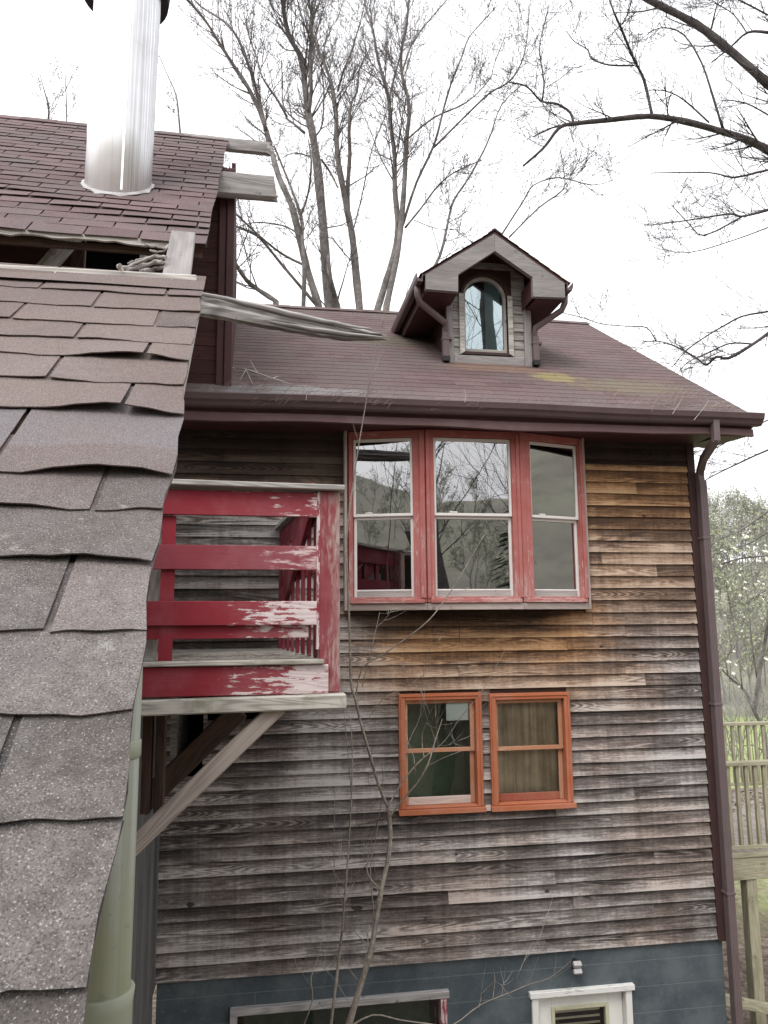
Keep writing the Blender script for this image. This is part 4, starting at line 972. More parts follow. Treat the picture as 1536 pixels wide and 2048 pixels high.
def plant(mb, vr, x, y, z, h, a):
    ca, sa = math.cos(a)*h, math.sin(a)*h; b = len(mb.v)
    mb.v += [(x+p[0]*ca-p[1]*sa, y+p[0]*sa+p[1]*ca, z+p[2]*h) for p in vr.v]
    mb.f += [tuple(i+b for i in f) for f in vr.f]; mb.uv += vr.uv; mb.sm += vr.sm; mb.mi += vr.mi
woods = MB()
def sow(n, a0, a1, r0, r1, h0, h1):
    for _ in range(n):
        a = math.radians(rf.uniform(a0, a1)); r = r0+(r1-r0)*rf.random()**.8; x, y = r*math.sin(a), r*math.cos(a)
        plant(woods, variants[rf.randrange(6)], x, y, hgt(x, y)-.1, rf.uniform(h0, h1), rf.uniform(0, 6.28))
sow(200, 24, 52, 62, 128, 5.5, 9); sow(110, 26, 48, 46, 70, 3.5, 6); sow(30, -24, 24, 70, 120, 6, 9); sow(90, 125, 235, 45, 110, 7, 11)
tag(obj('far_woods', woods, [M['far_twig'], M['far_leaf']], None, fix=False), 'hazy grey green spring woods covering the far hillside', 'woods', kind='stuff')

# ---- traced trees: (photo trace, distance, widths) grown into the round with twigs
def trace(px, Y, w0, w1, wobble=.0, seed=0, sub=3):
    r_ = random.Random(seed); P = []
    for i in range(len(px)-1):
        for k in range(sub):
            t = k/sub
            # catmull-rom
            p0, p1, p2, p3 = px[max(i-1, 0)], px[i], px[i+1], px[min(i+2, len(px)-1)]
            f = lambda a, b, c, d: .5*((2*b)+(-a+c)*t+(2*a-5*b+4*c-d)*t*t+(-a+3*b-3*c+d)*t**3)
            P.append((f(p0[0], p1[0], p2[0], p3[0]), f(p0[1], p1[1], p2[1], p3[1])))
    P.append(px[-1]); n = len(P); out = []; ph = r_.uniform(0, 6)
    for i, (x, y) in enumerate(P):
        Yi = Y + wobble*math.sin(i/n*4+ph)*(i/n)
        out.append(at(x, y, Yi))
    rad = [max(.002, (w0+(w1-w0)*i/(n-1))/2*Y*1.06/FPX) for i in range(n)]
    return out, rad
def sprout(mb, r_, pts, rad, n, L, up=.25, lv=1, buds=3, bsz=.03, lo=.1, rk=.36, rmin=.0058, child=(2, 4), plane=None, jit=.2):
    m = len(pts)
    for _ in range(n):
        f = r_.uniform(lo, 1)*(m-1); i = min(m-2, int(f)); p = pts[i].lerp(pts[i+1], f-i); d = (pts[i+1]-pts[i]).normalized()
        ax = d.orthogonal().normalized(); ax.rotate(Matrix.Rotation(r_.uniform(0, 2*PI), 3, d)); nd = d.copy(); nd.rotate(Matrix.Rotation(r_.uniform(.35, 1.1), 3, ax))
        limb(mb, r_, p, nd, L*r_.uniform(.5, 1.3), max(rmin, min(rad[i]*rk, .022)), lv, 3, 5, jit, up, buds, child, (.3, .9), (.4, .7), 0, .2, bsz)
Z3 = lambda L: [(x/3.072+340, y/3.072) for x, y in L]
Z2 = lambda L: [(x/2+768, y/2) for x, y in L]
def ground_leg(px, Y, x, y):      # bring the trunk down from the traced foot to the ground behind the house
    return at(px[0], px[1], Y)
def bare_tree(name, label, stems, Y, twigs, seed, mats=('bark', 'twig'), group=None, L=1.5, bsz=.035, foot=None, up=.22):
    r_ = random.Random(seed); tk, tw = MB(), MB()
    p_first, _ = trace(stems[0][0], Y, 1, 1)
    base = foot or Vector((p_first[0].x, p_first[0].y, hgt(p_first[0].x, p_first[0].y)))
    t = thing(name, label, 'tree', base, group)
    for k, (px, w0, w1, nt) in enumerate(stems):
        pts, rad = trace(px, Y+(0 if k == 0 else r_.uniform(-.25, .25)*(w0 < 14)), w0, w1, .9, seed*31+k)
        if k == 0 or (len(stems[k]) > 4):
            pass
        if px[0][1] > 560 and w0 >= 9 and foot is None:      # a trunk: carry it to the ground
            b = Vector((pts[0].x*.6+base.x*.4, pts[0].y+.1, base.z-.2)); pre = [b.lerp(pts[0], q/6)+Vector((.10*math.sin(q*2+k), 0, 0)) for q in range(6)]
            rad = [rad[0]*(1.5-.5*q/6) for q in range(6)] + rad; pts = pre + pts; lo = .45
        else: lo = .1
        kk = [1+.10*r_.uniform(-1, 1) for _ in rad]
        tk.tube(pts, [a*b for a, b in zip(rad, kk)], 8 if w0 > 8 else 5)
        sprout(tw, r_, pts, rad, int(nt*(2.6 if seed in (6, 7) else 2.1))+2, L, up, 2, 2, bsz*.55, lo, child=(3, 5))
    obj('trunk', tk, M[mats[0]], t, fix=False); obj('crown', tw, M[mats[1]], t, fix=False)
    return t
bare_tree('bare_tree', 'grey bare tree nearest the purlin ends, stems leaning left over the roof', [
    (Z3([(915, 1880), (845, 1660), (795, 1460), (745, 1260), (670, 1090), (625, 930), (590, 800), (550, 680), (470, 520), (370, 370), (300, 260), (220, 130), (110, 0), (40, -90)]), 15, 4, 16),
    (Z3([(590, 800), (548, 620), (500, 450), (420, 240), (330, 130), (190, 40), (120, -40)]), 8, 3, 9),
    (Z3([(820, 1870), (825, 1650), (812, 1450), (805, 1320), (690, 1020), (640, 900)]), 9, 4, 6),
    (Z3([(805, 1320), (850, 1180), (868, 1000), (850, 860)]), 5, 3, 4),
    (Z3([(650, 1850), (500, 1750), (440, 1680), (385, 1590)]), 11, 6, 3),
    (Z3([(850, 1640), (690, 1560), (540, 1440), (390, 1300), (300, 1240)]), 6, 3, 4),
    (Z3([(905, 1880), (700, 1640), (560, 1470), (480, 1420), (390, 1385), (330, 1370)]), 7, 4, 4),
    (Z3([(800, 1450), (720, 1395), (600, 1370), (500, 1370), (400, 1400)]), 4, 2, 3),
    (Z3([(720, 720), (650, 600), (570, 480), (530, 350), (480, 210), (465, 120)]), 5, 2, 6)], 13.5, 0, 3, group=None, L=1.1)
bare_tree('bare_tree', 'thickest grey bare tree standing in the middle behind the broken beam', [
    (Z3([(985, 1890), (960, 1650), (942, 1400), (918, 1150), (900, 980), (872, 800), (850, 700), (838, 600), (825, 480), (810, 360), (740, 240), (705, 110), (690, 0), (670, -90)]), 21, 7, 15),
    (Z3([(850, 690), (868, 560), (862, 400), (868, 250), (875, 110), (850, 0), (830, -80)]), 9, 4, 10),
    (Z3([(868, 250), (830, 160), (800, 60), (770, -40)]), 4, 2, 5), (Z3([(870, 120), (905, 40), (950, -40)]), 4, 2, 4),
    (Z3([(830, 820), (760, 760), (715, 720), (690, 600), (690, 500), (685, 370)]), 6, 2, 6),
    (Z3([(900, 830), (935, 760), (945, 560), (930, 400), (960, 250), (1010, 130)]), 4, 2, 7),
    (Z3([(1030, 1880), (985, 1720), (970, 1560)]), 12, 8, 1),
    (Z3([(860, 960), (760, 940), (690, 970)]), 3, 1.5, 3), (Z3([(965, 1400), (1060, 1380), (1110, 1340)]), 3, 1.5, 3)], 14.2, 0, 4, L=1.1)
bare_tree('bare_tree', 'grey bare tree with a forked trunk between the thickest tree and the dormer', [
    (Z3([(1165, 1900), (1140, 1650), (1120, 1450), (1090, 1300), (1062, 1150), (1035, 1000), (1022, 850), (1020, 700), (1000, 550), (960, 420), (900, 280), (862, 150), (880, 60), (910, -30)]), 16, 3, 14),
    (Z3([(1095, 1330), (1092, 1150), (1105, 950), (1100, 800), (1112, 640), (1150, 560), (1165, 420), (1230, 300)]), 10, 2, 8),
    (Z3([(1030, 560), (1065, 440), (1110, 330), (1150, 200), (1190, 50), (1200, -60)]), 5, 2, 9),
    (Z3([(1000, 860), (1100, 740), (1180, 580), (1250, 420)]), 3, 1.5, 5), (Z3([(1130, 1400), (1180, 1200), (1240, 920), (1330, 700)]), 3, 2, 3),
    (Z3([(930, 980), (985, 1060), (1030, 1150)]), 5, 4, 2), (Z3([(1110, 1600), (1040, 1520), (985, 1440)]), 3, 1.5, 2)], 13.8, 0, 5, L=1.0)
bare_tree('bare_tree', 'pale many stemmed bare tree rising just left of the dormer', [
    (Z3([(1275, 1900), (1330, 1720), (1378, 1560), (1400, 1400), (1390, 1250), (1380, 1100), (1380, 950), (1360, 800), (1345, 620), (1310, 480), (1270, 330), (1250, 200), (1200, 30), (1190, -60)]), 14, 3, 12),
    (Z3([(1330, 1880), (1390, 1600), (1415, 1420), (1435, 1200), (1447, 1000), (1455, 850), (1470, 650), (1430, 480), (1420, 350), (1440, 200), (1470, 0), (1480, -70)]), 13, 3, 12),
    (Z2([(60, 950), (40, 760), (45, 620), (20, 420), (60, 240), (90, 120), (100, 0)]), 8, 3, 8),
    (Z2([(75, 900), (130, 730), (200, 580), (240, 430), (270, 330), (310, 230), (340, 150), (400, 80), (455, 20)]), 6, 2, 10),
    (Z2([(85, 910), (150, 830), (210, 750), (280, 690), (390, 640)]), 5, 2, 6),
    ([(775, 700), (800, 640), (845, 572)]+Z2([(225, 1020), (258, 880), (280, 800), (340, 710), (400, 600), (430, 530), (470, 420), (550, 340)]), 8, 2, 8),
    (Z2([(200, 590), (320, 470), (420, 375), (490, 335), (530, 290), (560, 220), (575, 130), (580, 20)]), 5, 2, 8),
    (Z2([(90, 560), (200, 470), (330, 410), (420, 320), (440, 260), (490, 130)]), 4, 1.5, 7),
    (Z2([(70, 300), (110, 180), (190, 70), (260, -10)]), 4, 2, 6),
    (Z2([(470, 940), (560, 800), (600, 740), (700, 710), (830, 740), (920, 720)]), 4, 1.5, 7),
    (Z2([(500, 950), (620, 830), (715, 760), (720, 690), (705, 600)]), 4, 2, 5), (Z2([(740, 715), (780, 640), (800, 560)]), 2, 1, 3), (Z2([(120, 880), (210, 915), (300, 920), (340, 960)]), 2, 1, 3)], 13.0, 0, 6, L=1.0)
# thin tops of trees showing over the annex ridge
for k, (px, lab) in enumerate(((((88, 300), (98, 225), (88, 180), (80, 150)), 'slim sapling top showing over the annex ridge left of the flue'), (((135, 300), (133, 225), (131, 150)), 'twig thin sapling top just left of the flue'),
                               (((365, 320), (358, 240), (352, 190), (335, 150), (318, 110)), 'slim sapling top showing over the annex ridge right of the flue'))):
    bare_tree('bare_sapling', lab, [(list(px), 5-2*(k == 1), 1.5, 1)], 12.0+k, 0, 40+k, L=.5)
# ---- dark tree at the right
R8 = lambda L: [(x/3.37+1080, y/3.37+620) for x, y in L]
bare_tree('bare_tree', 'dark bare tree at the right whose limbs arch over the roof', [
    ([(1900, 1700), (1890, 1300), (1880, 900), (1850, 500), (1800, 200), (1740, 0)], 46, 26, 0),
    ([(1860, 560), (1740, 420), (1640, 352)]+Z2([(1640, 660), (1536, 600), (1440, 555), (1330, 520), (1200, 485), (1060, 465), (900, 480), (760, 495), (700, 512), (640, 590), (555, 665)]), 24, 4, 9),
    ([(1840, 420), (1700, 300), (1600, 220)]+Z2([(1640, 420), (1536, 335), (1370, 190), (1240, 92), (1060, 0), (960, -60)]), 26, 15, 8),
    (Z2([(720, 500), (660, 515), (598, 547)]), 5, 3, 2),
    (Z2([(757, 492), (745, 450), (690, 415), (630, 405), (570, 345), (500, 330)]), 6, 3, 5),
    (Z2([(632, 405), (640, 330), (622, 200), (640, 100), (660, 20)]), 4, 2, 6),
    (Z2([(1072, 460), (1040, 320), (1000, 240), (955, 130), (920, 50), (895, -20)]), 7, 4, 5), (Z2([(955, 95), (980, 40), (995, -30)]), 4, 2, 2),
    (Z2([(1000, 262), (900, 260), (830, 235), (815, 200), (760, 165), (730, 125)]), 4, 2, 4),
    ([(1860, 600), (1700, 400)]+Z2([(1640, 680), (1536, 680), (1400, 710), (1300, 690), (1070, 692)]), 9, 2, 7),
    ([(1870, 640), (1700, 440)]+Z2([(1640, 810), (1536, 840), (1430, 866), (1380, 856), (1190, 885), (1050, 902)]), 9, 2, 8), (Z2([(1430, 868), (1280, 942), (1220, 895), (1150, 820)]), 4, 2, 4), (Z2([(1536, 910), (1400, 960), (1220, 1010), (1080, 990)]), 3, 1.5, 5),
    ([(1850, 300), (1720, 120)]+Z2([(1640, 150), (1536, 130), (1455, 130), (1390, 185), (1310, 250)]), 11, 3, 6),
    (Z2([(1355, 515), (1320, 400), (1270, 250), (1200, 140), (1120, 110), (1060, 130)]), 6, 2, 9), (Z2([(1300, 490), (1200, 400), (1130, 365), (1060, 360)]), 4, 2, 4), (Z2([(1536, 460), (1440, 410), (1340, 400)]), 4, 2, 4),
    (Z2([(1450, 130), (1400, 60), (1340, 20), (1280, -20)]), 3, 2, 6), (Z2([(1536, 60), (1460, 20), (1380, -20)]), 5, 3, 6),
    ([(1870, 760), (1650, 690)]+R8([(1640, 100), (1536, 160), (1420, 240), (1270, 325), (1190, 315), (1120, 370), (1050, 320), (900, 240), (790, 210), (690, 215)]), 10, 2, 8),
    ([(1870, 700), (1650, 620)]+R8([(1640, -10), (1536, 10), (1370, 40), (1250, 100), (1100, 190), (980, 280), (890, 385)]), 6, 2, 6), (R8([(1420, 228), (1280, 225), (1130, 290), (1000, 350), (940, 410)]), 4, 2, 4),
    (R8([(780, 205), (720, 120), (600, 110), (420, 95), (280, 50), (110, 10)]), 3, 1.5, 3),
    ([(1880, 860), (1640, 860)]+[(1536, 900), (1470, 930), (1420, 955), (1390, 975)], 6, 2, 5), ([(1880, 800), (1660, 800), (1536, 840), (1460, 880), (1400, 915)], 5, 2, 6)],
    11.0, 0, 7, ('bark_dark', 'bark_dark'), L=.75, bsz=.022, foot=at(1900, 1700, 11.0)*1.0 if False else Vector((at(1900, 1700, 11.0).x, 11.0, 0)), up=.12)
# ---- flowering dogwood beyond the deck
DG = lambda L: [(x/3.414+1280, y/3.414+900) for x, y in L]
r_ = random.Random(61); tk, tw, bl, lf = MB(), MB(), MB(), MB(); DYY = 17.0
b = at(1525, 1450, DYY); base = Vector((b.x+.15, DYY, 0)); dog = thing('dogwood_tree', 'flowering dogwood with white blossoms beyond the deck railing', 'tree', base)
allp = []
tr = [(DG([(840, 1890), (780, 1780), (720, 1650), (620, 1560), (560, 1500)]), 9, 3, 5), (DG([(780, 1780), (820, 1500), (870, 1200), (900, 900), (960, 600)]), 9, 4, 8),
      (DG([(960, 520), (874, 560), (740, 640), (560, 690), (460, 725)]), 5, 2, 10), (DG([(960, 380), (874, 420), (700, 540), (560, 600), (465, 655)]), 5, 2, 12), (DG([(940, 690), (870, 720), (680, 742), (540, 790), (470, 865)]), 5, 2, 7),
      (DG([(800, 1560), (760, 1300), (740, 1050), (700, 850)]), 4, 2, 8), (DG([(700, 1640), (660, 1300), (610, 1050), (590, 900)]), 3, 1.5, 8), (DG([(600, 1530), (575, 1400), (545, 1310)]), 4, 2, 4), (DG([(860, 960), (780, 1000), (730, 1050)]), 3, 1.5, 3)]
for k, (px, w0, w1, nt) in enumerate(tr):
    pts, rad = trace(px, DYY+r_.uniform(-.5, .5), w0, w1, .8, 900+k)
    if k == 0: pts = [base+Vector((0, 0, -.1)), base.lerp(pts[0], .5)]+pts; rad = [rad[0]*1.3, rad[0]*1.1]+rad
    tk.tube(pts, rad, 5); n0 = len(tw.v); sprout(tw, r_, pts, rad, nt, .5, .03, 2, 0, .03, .1); allp += [Vector(v) for v in tw.v[n0::7]]
def petal(mb, c, s_):
    for q in range(4):
        t = q*PI/2+r_.uniform(-.2, .2); e1 = Vector((math.cos(t), math.sin(t)*.6, math.sin(t)*.7))*s_; e2 = Vector((-math.sin(t), math.cos(t)*.6, math.cos(t)*.7))*s_*.4
        mb.face([c, c+e1*.6+e2, c+e1, c+e1*.6-e2])
for (x, y) in DG([(590, 690), (640, 680), (565, 685), (750, 660), (850, 690), (870, 700), (690, 855), (720, 905), (800, 900), (840, 910), (715, 940), (590, 1455), (620, 1450), (660, 1465), (545, 1510), (540, 1480), (630, 1525), (870, 1420), (650, 600), (730, 585), (760, 550), (780, 670), (715, 700), (670, 690), (510, 1210), (850, 1415)]):
    for q in range(1): petal(bl, at(x+r_.uniform(-3, 3), y+r_.uniform(-3, 3), DYY+r_.uniform(-.5, .5)), r_.uniform(.035, .062))
for q in range(330):
    c_ = r_.choice(allp); 
    if (5.4 < c_.z < 8.2) or (c_.z < 8.2 and r_.random() < .3):
        petal(bl if r_.random() < .08 else lf, c_+Vector((r_.uniform(-.15, .15), r_.uniform(-.15, .15), r_.uniform(-.1, .1))), r_.uniform(.025, .05))
obj('trunk', tk, M['bark'], dog, fix=False); obj('crown', tw, M['twig'], dog, fix=False); obj('blossom', bl, M['blossom'], dog, fix=False); obj('leaves', lf, M['spring_leaf'], dog, fix=False)
# brushy shrubs on the edge of the lawn
for k, (px, Y, h) in enumerate(((1452, 26, 3.4), (1500, 24, 3.0), (1560, 25, 3.6))):
    p = at(px, 1440, Y); m_ = MB(); r2 = random.Random(70+k); t = thing('bare_shrub', ('twiggy grey shrub by the downspout beyond the deck', 'low twiggy shrub under the dogwood', 'tall twiggy shrub at the right picture edge')[k], 'shrub', (p.x, Y, 0))
    for q in range(12): limb(m_, r2, (p.x+r2.uniform(-.5, .5), Y+r2.uniform(-.5, .5), 0), (r2.uniform(-.6, .6), r2.uniform(-.6, .6), 1), h*r2.uniform(.6, 1), .022, 2, 3, 5, .3, .1, 1, (3, 5), (.3, .8), (.4, .6), 0, .2, .05)
    obj('stems', m_, M['far_twig'], t, fix=False)
# ---- trees behind the camera (they are what the panes mirror)
for k, (x, y, h, r, lab) in enumerate(((5.2, -10, 19, .30, 'large bare tree standing behind the viewpoint'), (7.72, -10.5, 19, .42, 'tallest bare tree added out of view behind the viewpoint at the right'), (-4.5, -12, 18, .30, 'bare tree far left behind the viewpoint'))):
    m_, t_ = MB(), MB(); r2 = random.Random(200+k); t = thing('bare_tree', lab, 'tree', (x, y, 0)); P = [Vector((x+(.35*math.sin(i*.7+k) if k != 1 else 1.9*(1-smooth((i-2.5)/6))), y+.2*math.sin(i), h*i/12-.2)) for i in range(13)]  # tallest trunk is added and bent to darken the dormer pane's reflection
    R_ = [r*(1-(.5 if k == 1 else .75)*i/12) for i in range(13)]; m_.tube(P, R_, 8); sprout(t_, r2, P, R_, 26, 4.2, .12, 2, 0, .05, .35, .35, .01, (4, 6))
    obj('trunk', m_, M['bark_dark'], t, fix=False); obj('crown', t_, M['bark_dark'], t, fix=False)
for k, (x, y, h) in enumerate(((-5, -26, 15), (14, -26, 15), (20, -20, 13))):
    m_, t_ = MB(), MB(); r2 = random.Random(300+k); t = thing('evergreen_tree', ('tall dark evergreen far behind the viewpoint at left', 'tall dark evergreen far behind the viewpoint at right', 'dark evergreen farthest right behind the viewpoint')[k], 'tree', (x, y, 0))
    m_.tube([(x, y, -.2), (x, y, h*.9)], [.25, .05], 7)
    for q in range(1500):
        f = r2.random()**.8; a = r2.uniform(0, 6.28); rad_ = (1-f)*h*.24*r2.uniform(.35, 1.05)+.1; c_ = Vector((x+rad_*math.cos(a), y+rad_*math.sin(a), h*(.1+.9*f)-rad_*.25)); e1 = Vector((math.cos(a), math.sin(a), -.35))*r2.uniform(.3, .6); e2 = Vector((-math.sin(a), math.cos(a), r2.uniform(-.3, .3)))*.22
        t_.face([c_-e1*.3, c_+e2, c_+e1, c_-e2])
    obj('trunk', m_, M['bark_dark'], t, fix=False); obj('foliage', t_, M['evergreen'], t, fix=False)

# ---- deck at the right of the house
deck = thing('wooden_deck', 'weathered wooden deck with baluster railings beside the house', 'deck', (7, 8.6, 0))
DX0, DX1, DY0, DY1, DZ = 4.02, 11.5, 7.3, 9.95, 2.92
mb = MB(); rd = random.Random(12)
for i in range(int((DX1-DX0)/.145)):
    x = DX0+i*.145; mb.box(x, x+.139, DY0, DY1, DZ-.035+rd.uniform(-.002, .002), DZ, 1)
obj('floor', mb, M['deck_floor'], deck)
mb = MB(); mb.box(DX0, DX1, DY0-.04, DY0-.002, DZ-.245, DZ-.038, 0); obj('rim_joist', mb, M['deck_wood'], deck, bevel=.004)
mb = MB(); mb.box(DX0, DX1, DY1+.002, DY1+.04, DZ-.23, DZ-.038, 0); obj('rim_joist', mb, M['deck_wood'], deck, bevel=.004)
mb = MB(); mb.box(DX0, DX1, DY0-.052, DY0-.0, DZ-.036, DZ+.004, 0); obj('floor_edge', mb, M['deck_wood'], deck, bevel=.003)
def baluster(x, y0, proto):
    if proto is None:
        mb = MB(); mb.box(-.017, .017, -.017, .017, 0, .82, 2); o = obj('baluster', mb, M['deck_wood'], None); o.parent = deck; o.matrix_parent_inverse = Matrix.Translation(-Vector(deck.location))
    else: o = proto.copy(); COL.objects.link(o)
    o.location = (x, y0, DZ+.03); return o
proto = None
for y0, sp, x0 in ((DY0-.02, .098, 4.10), (DY1-.02, .115, 4.3)):
    x = x0
    while x < (9.0 if y0 < 8 else 11.4):
        o = baluster(x, y0, proto); proto = proto or o; x += sp
    for zz, nm in ((DZ+.845, 'top_rail'), (DZ+.055, 'bottom_rail')):
        mb = MB(); w = .045 if nm == 'top_rail' else .022
        mb.box(DX0, DX1, y0-w, y0+w, zz-.018, zz+.02, 0); obj(nm, mb, M['deck_wood'], deck, bevel=.003)
for x, y in ((4.765, DY0+.03), (7.2, DY0+.03), (9.6, DY0+.03), (5.0, DY1-.08), (8.0, DY1-.08)):
    mb = MB(); mb.box(x-.055, x+.055, y-.055, y+.055, -.1, DZ-.25 if y < 8 else DZ+.84, 2); obj('post', mb, M['deck_wood'], deck, bevel=.005)
mb = MB(); mb.board((4.2, 7.0, 1.76), (7.0, 7.25, .95), .05, .09); obj('stair_rail', mb, M['deck_wood'], deck, bevel=.004)
# leaf litter on the deck and the ground below it
mb = MB(); rl = random.Random(14)
def leaf(mb, x, y, z, s_):
    a = rl.uniform(0, 6.28); e1 = Vector((math.cos(a), math.sin(a), rl.uniform(-.4, .4)))*s_; e2 = Vector((-math.sin(a), math.cos(a), rl.uniform(-.4, .4)))*s_*.6; c = Vector((x, y, z+s_*.35)); mb.face([c-e1, c+e2, c+e1, c-e2])
for q in range(2600):
    x, y = rl.uniform(4.0, 10.5), rl.uniform(5.5, 12.0); leaf(mb, x, y, hgt(x, y), rl.uniform(.03, .07))
for q in range(900):
    x = rl.uniform(4.05, 9.5); y = DY1-.15-abs(rl.gauss(0, .65)); 
    if y > DY0+.05: leaf(mb, x, y, DZ, rl.uniform(.02, .05))
tag(obj('leaf_litter', mb, M['leaf_litter'], None, fix=False), 'dry brown leaf litter scattered on the deck and ground', 'leaf litter', kind='stuff')
# ================================================================== SAPLING, DEBRIS, VINE, WIRE
Z8 = lambda L: [(x/2.416+600, y/2.416+1200) for x, y in L]
r_ = random.Random(91); tk, tw = MB(), MB(); SY = 5.15
base = Vector((at(690, 2048, SY).x-.1, SY, 0))
sap = thing('bare_sapling', 'spindly bare sapling with crossing twigs in front of the clapboard wall', 'sapling', base)
st = [(Z8([(225, 2090), (265, 1950), (290, 1870), (340, 1700), (370, 1540), (392, 1400), (425, 1250), (436, 1120), (424, 1000)]), 15, 10, 5),
      (Z8([(424, 1000), (375, 880), (330, 720), (290, 580), (265, 470), (246, 400), (240, 200), (235, 0)])+[(693, 1080), (705, 980), (716, 900), (733, 800), (750, 700), (765, 650), (772, 595)], 8, 1.2, 6),
      (Z8([(145, 2090), (180, 1800), (203, 1600), (212, 1480), (235, 1200), (250, 900), (252, 700), (240, 560)]), 7, 1.8, 6),
      (Z8([(424, 1000), (470, 920), (540, 820), (600, 760), (700, 680), (780, 560), (880, 440), (1010, 205)]), 5, 1.2, 5),
      (Z8([(430, 1050), (500, 960), (570, 880), (620, 790), (650, 690), (688, 575)]), 5, 2, 3),
      (Z8([(600, 760), (590, 650), (640, 520)]), 2.5, 1, 2), (Z8([(555, 840), (550, 760), (525, 690)]), 2.5, 1, 1), (Z8([(620, 800), (700, 760), (780, 730)]), 2, 1, 1),
      (Z8([(268, 480), (300, 330), (400, 265), (520, 180), (620, 100), (700, 0)])+[(922, 1150), (945, 1110), (968, 1070)], 3.5, 2.2, 1),
      (Z8([(300, 420), (340, 260), (370, 130), (385, 60)]), 2, 1, 2), (Z8([(300, 620), (400, 480), (520, 420), (590, 360)]), 2, .8, 2), (Z8([(470, 940), (520, 700), (580, 560), (600, 330), (655, 140)]), 2, .8, 2),
      (Z8([(392, 1400), (330, 1330), (330, 1240), (370, 1080), (420, 1020)]), 4, 2.5, 2), (Z8([(360, 1540), (340, 1300), (370, 1130), (400, 900), (395, 780)]), 3, 1.2, 3),
      (Z8([(212, 1480), (170, 1350), (165, 1150), (170, 900)]), 3, 1.2, 3), (Z8([(215, 1460), (280, 1330), (330, 1270)]), 3, 1.5, 1), (Z8([(255, 1000), (200, 420), (180, 330)]), 2, 1, 3),
      ([(600, 2070), (625, 2000), (622, 1955), (640, 1900), (650, 1800)], 3, 1, 4), ([(690, 2060), (745, 2030), (800, 2040), (860, 2048), (905, 2050), (960, 2010), (1020, 1985), (1060, 1968), (1100, 1955), (1142, 1922)], 4, 1.2, 4),
      ([(1020, 1985), (1040, 1940), (1062, 1890)], 2.5, 1, 1), ([(985, 2000), (990, 1960), (985, 1930)], 2, 1, 0), ([(957, 2015), (966, 1985)], 2, 1, 0), ([(700, 2010), (670, 1960), (640, 1930)], 2, 1, 1),
      ([(745, 1900), (700, 1850), (690, 1800)], 2.2, 1, 2), ([(715, 1960), (680, 1905), (690, 1850)], 2, 1, 1)]
for k, (px, w0, w1, nt) in enumerate(st):
    pts, rad = trace(px, SY, w0, w1, .25, 500+k)
    if k in (0, 2): pre = [Vector((base.x+.03*k, SY, -.1)).lerp(pts[0], q/4) for q in range(4)]; pts = pre+pts; rad = [rad[0]*1.15]*4+rad
    rad = [max(.0012, q*.78) for q in rad]
    tk.tube(pts, [q*(1+.12*r_.uniform(-1, 1)) for q in rad], 7 if w0 > 6 else 4)
    sprout(tw, r_, pts, rad, nt//2+1, .28, .25, 1, 0, .004, .3, .3, .0011, (1, 3), None, .18)
obj('trunk', tk, M['sapling'], sap, fix=False); obj('crown', tw, M['sapling_twig'], sap, fix=False)
# fallen dead branch and straw on the main roof
def onroof(px, py):
    d = ray(px, py); n = Vector((0, -SL, 1)); p0 = Vector((0, RE, RZ)); return CAM + d*((p0-CAM).dot(n)/d.dot(n))
up_ = Vector((0, -SI, CO))
mb = MB(); P = [onroof(*p)+up_*(.02+.012*i) for i, p in enumerate(((470, 742), (492, 746), (515, 757), (545, 770), (572, 782)))]
mb.tube(P, [.004, .007, .007, .006, .004], 5)
for a, b, c in ((1, (480, 765), .0), (1, (505, 775), .01), (3, (556, 764), .03), (4, (585, 778), .02), (0, (452, 738), .02), (2, (500, 735), .05)): mb.tube([P[a], onroof(*b)+up_*(c+.02)], [.004, .002], 4)
tag(obj('dead_branch', mb, M['dead'], None, fix=False), 'pale fallen dead branch lying on the main roof beside the brown wall', 'branch')
mb = MB(); rq = random.Random(17); e = Vector((1, 0, 0))
def straw(px, py, n, sx, sy, L):
    for _ in range(n):
        p = onroof(px+rq.gauss(0, sx), py+rq.gauss(0, sy)); p = p+up_*rq.uniform(.0, .03); a = rq.uniform(-.6, 1.2); d = Vector((math.cos(a), -.15+rq.uniform(-.3, .3), math.sin(a)*.6+.2)).normalized(); l = L*rq.uniform(.5, 1.3)
        mb.tube([p, p+d*l*.5+Vector((0, 0, .01)), p+d*l], [.0016, .0014, .0006], 3, cap=False)
straw(640, 800, 60, 45, 4, .11); straw(1310, 815, 90, 40, 6, .15); straw(1345, 806, 50, 22, 7, .22); straw(1425, 822, 60, 26, 4, .14); straw(1120, 812, 60, 90, 4, .07); straw(880, 808, 70, 140, 4, .07); straw(500, 782, 70, 30, 10, .09); straw(700, 798, 40, 60, 3, .07)
tag(obj('pine_straw', mb, M['needle'], None, fix=False), 'wisps of dry pine straw caught along the gutter of the main roof', 'pine straw', kind='stuff')
mb = MB()
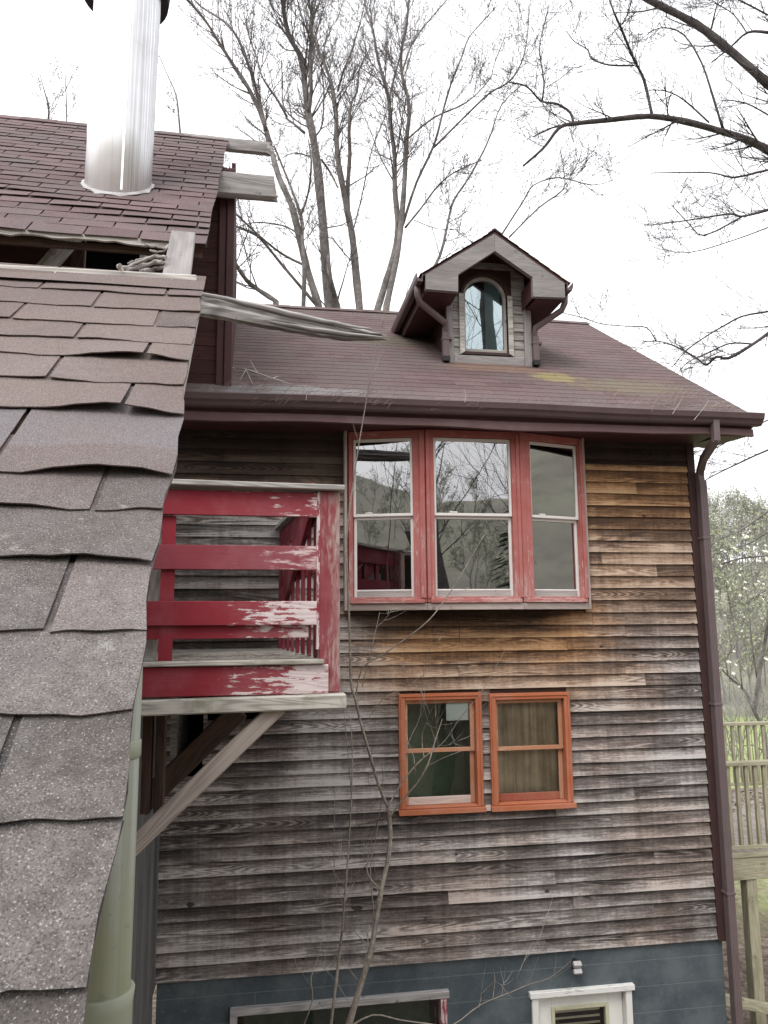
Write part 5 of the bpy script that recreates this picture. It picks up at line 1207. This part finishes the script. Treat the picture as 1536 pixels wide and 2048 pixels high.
for (p, q) in (((1388, 840), (1418, 800)), ((1345, 828), (1366, 792)), ((930, 805), (928, 775)), ((612, 800), (612, 768))):
    a, b = at(*p, 5.80), at(*q, 5.80); mb = MB(); mb.tube([a, (a+b)/2+Vector((.01, 0, .005)), b], [.003, .0025, .001], 4)
    tag(obj('dead_twig', mb, M['dead'], None, fix=False), {1388: 'longest pale twig leaning out of the gutter above the downspout', 1345: 'pale twig standing in the gutter left of the downspout', 930: 'thin twig standing in the gutter above the middle window', 612: 'thin twig standing in the gutter below the broken beam'}[p[0]], 'twig', 'twigs stuck in the gutter')
# weathered vine left in the torn strip of the annex roof
mb = MB(); rv = random.Random(27)
def vine(pts, w, Y=2.12):
    P = [atA(x, y, Y+rv.uniform(-.03, .03))+Vector((0, -.0, 0)) for x, y in pts]; Q = []
    for i in range(len(P)-1):
        for k in range(4): Q.append(P[i].lerp(P[i+1], k/4)+Vector((rv.uniform(-1, 1), rv.uniform(-1, 1), rv.uniform(-1, 1)))*.0016)
    Q.append(P[-1]); mb.tube(Q, [w*(1+rv.uniform(-.2, .2)) for _ in Q], 6)
vine([(260, 570), (250, 548), (236, 534), (240, 530)], .0055, 2.03); vine([(236, 533), (252, 536), (268, 528), (290, 520), (312, 512), (332, 516)], .005); vine([(240, 538), (262, 540), (280, 531), (300, 528), (325, 524)], .0055)
vine([(255, 540), (285, 536), (310, 522), (330, 526)], .006); vine([(270, 532), (258, 526), (272, 522), (300, 514), (322, 512)], .004); vine([(280, 542), (310, 538), (332, 534)], .006); vine([(300, 500), (315, 505), (330, 500), (336, 490)], .003); vine([(290, 488), (312, 494), (335, 498)], .003)
tag(obj('dead_vine', mb, M['vine'], None, fix=False), 'tangle of weathered grey vine on the pale plate of the torn roof', 'vine')
# wire hanging under the bay, straw on the balcony
mb = MB(); a = at(917, 1219, 6.2); mb.tube([a, a+Vector((.004, 0, -.12)), at(919, 1287, 6.2)], [.0022]*3, 4)
tag(obj('dangling_wire', mb, M['black_metal'], None, fix=False), 'thin dark wire dangling below the bay window', 'wire')
mb = MB(); rq = random.Random(18)
for _ in range(110):
    x = rq.uniform(-.6, .28); y = YB+rq.uniform(.0, .8); a = rq.uniform(0, 6.28); d = Vector((math.cos(a), math.sin(a), rq.uniform(0, .25)))*rq.uniform(.03, .13)
    mb.tube([(x, y, z_f), Vector((x, y, z_f+.004))+d], [.0014, .0006], 3, cap=False)
tag(obj('dry_straw', mb, M['needle'], None, fix=False), 'dry straw and moss scattered on the balcony floor', 'straw', kind='stuff')
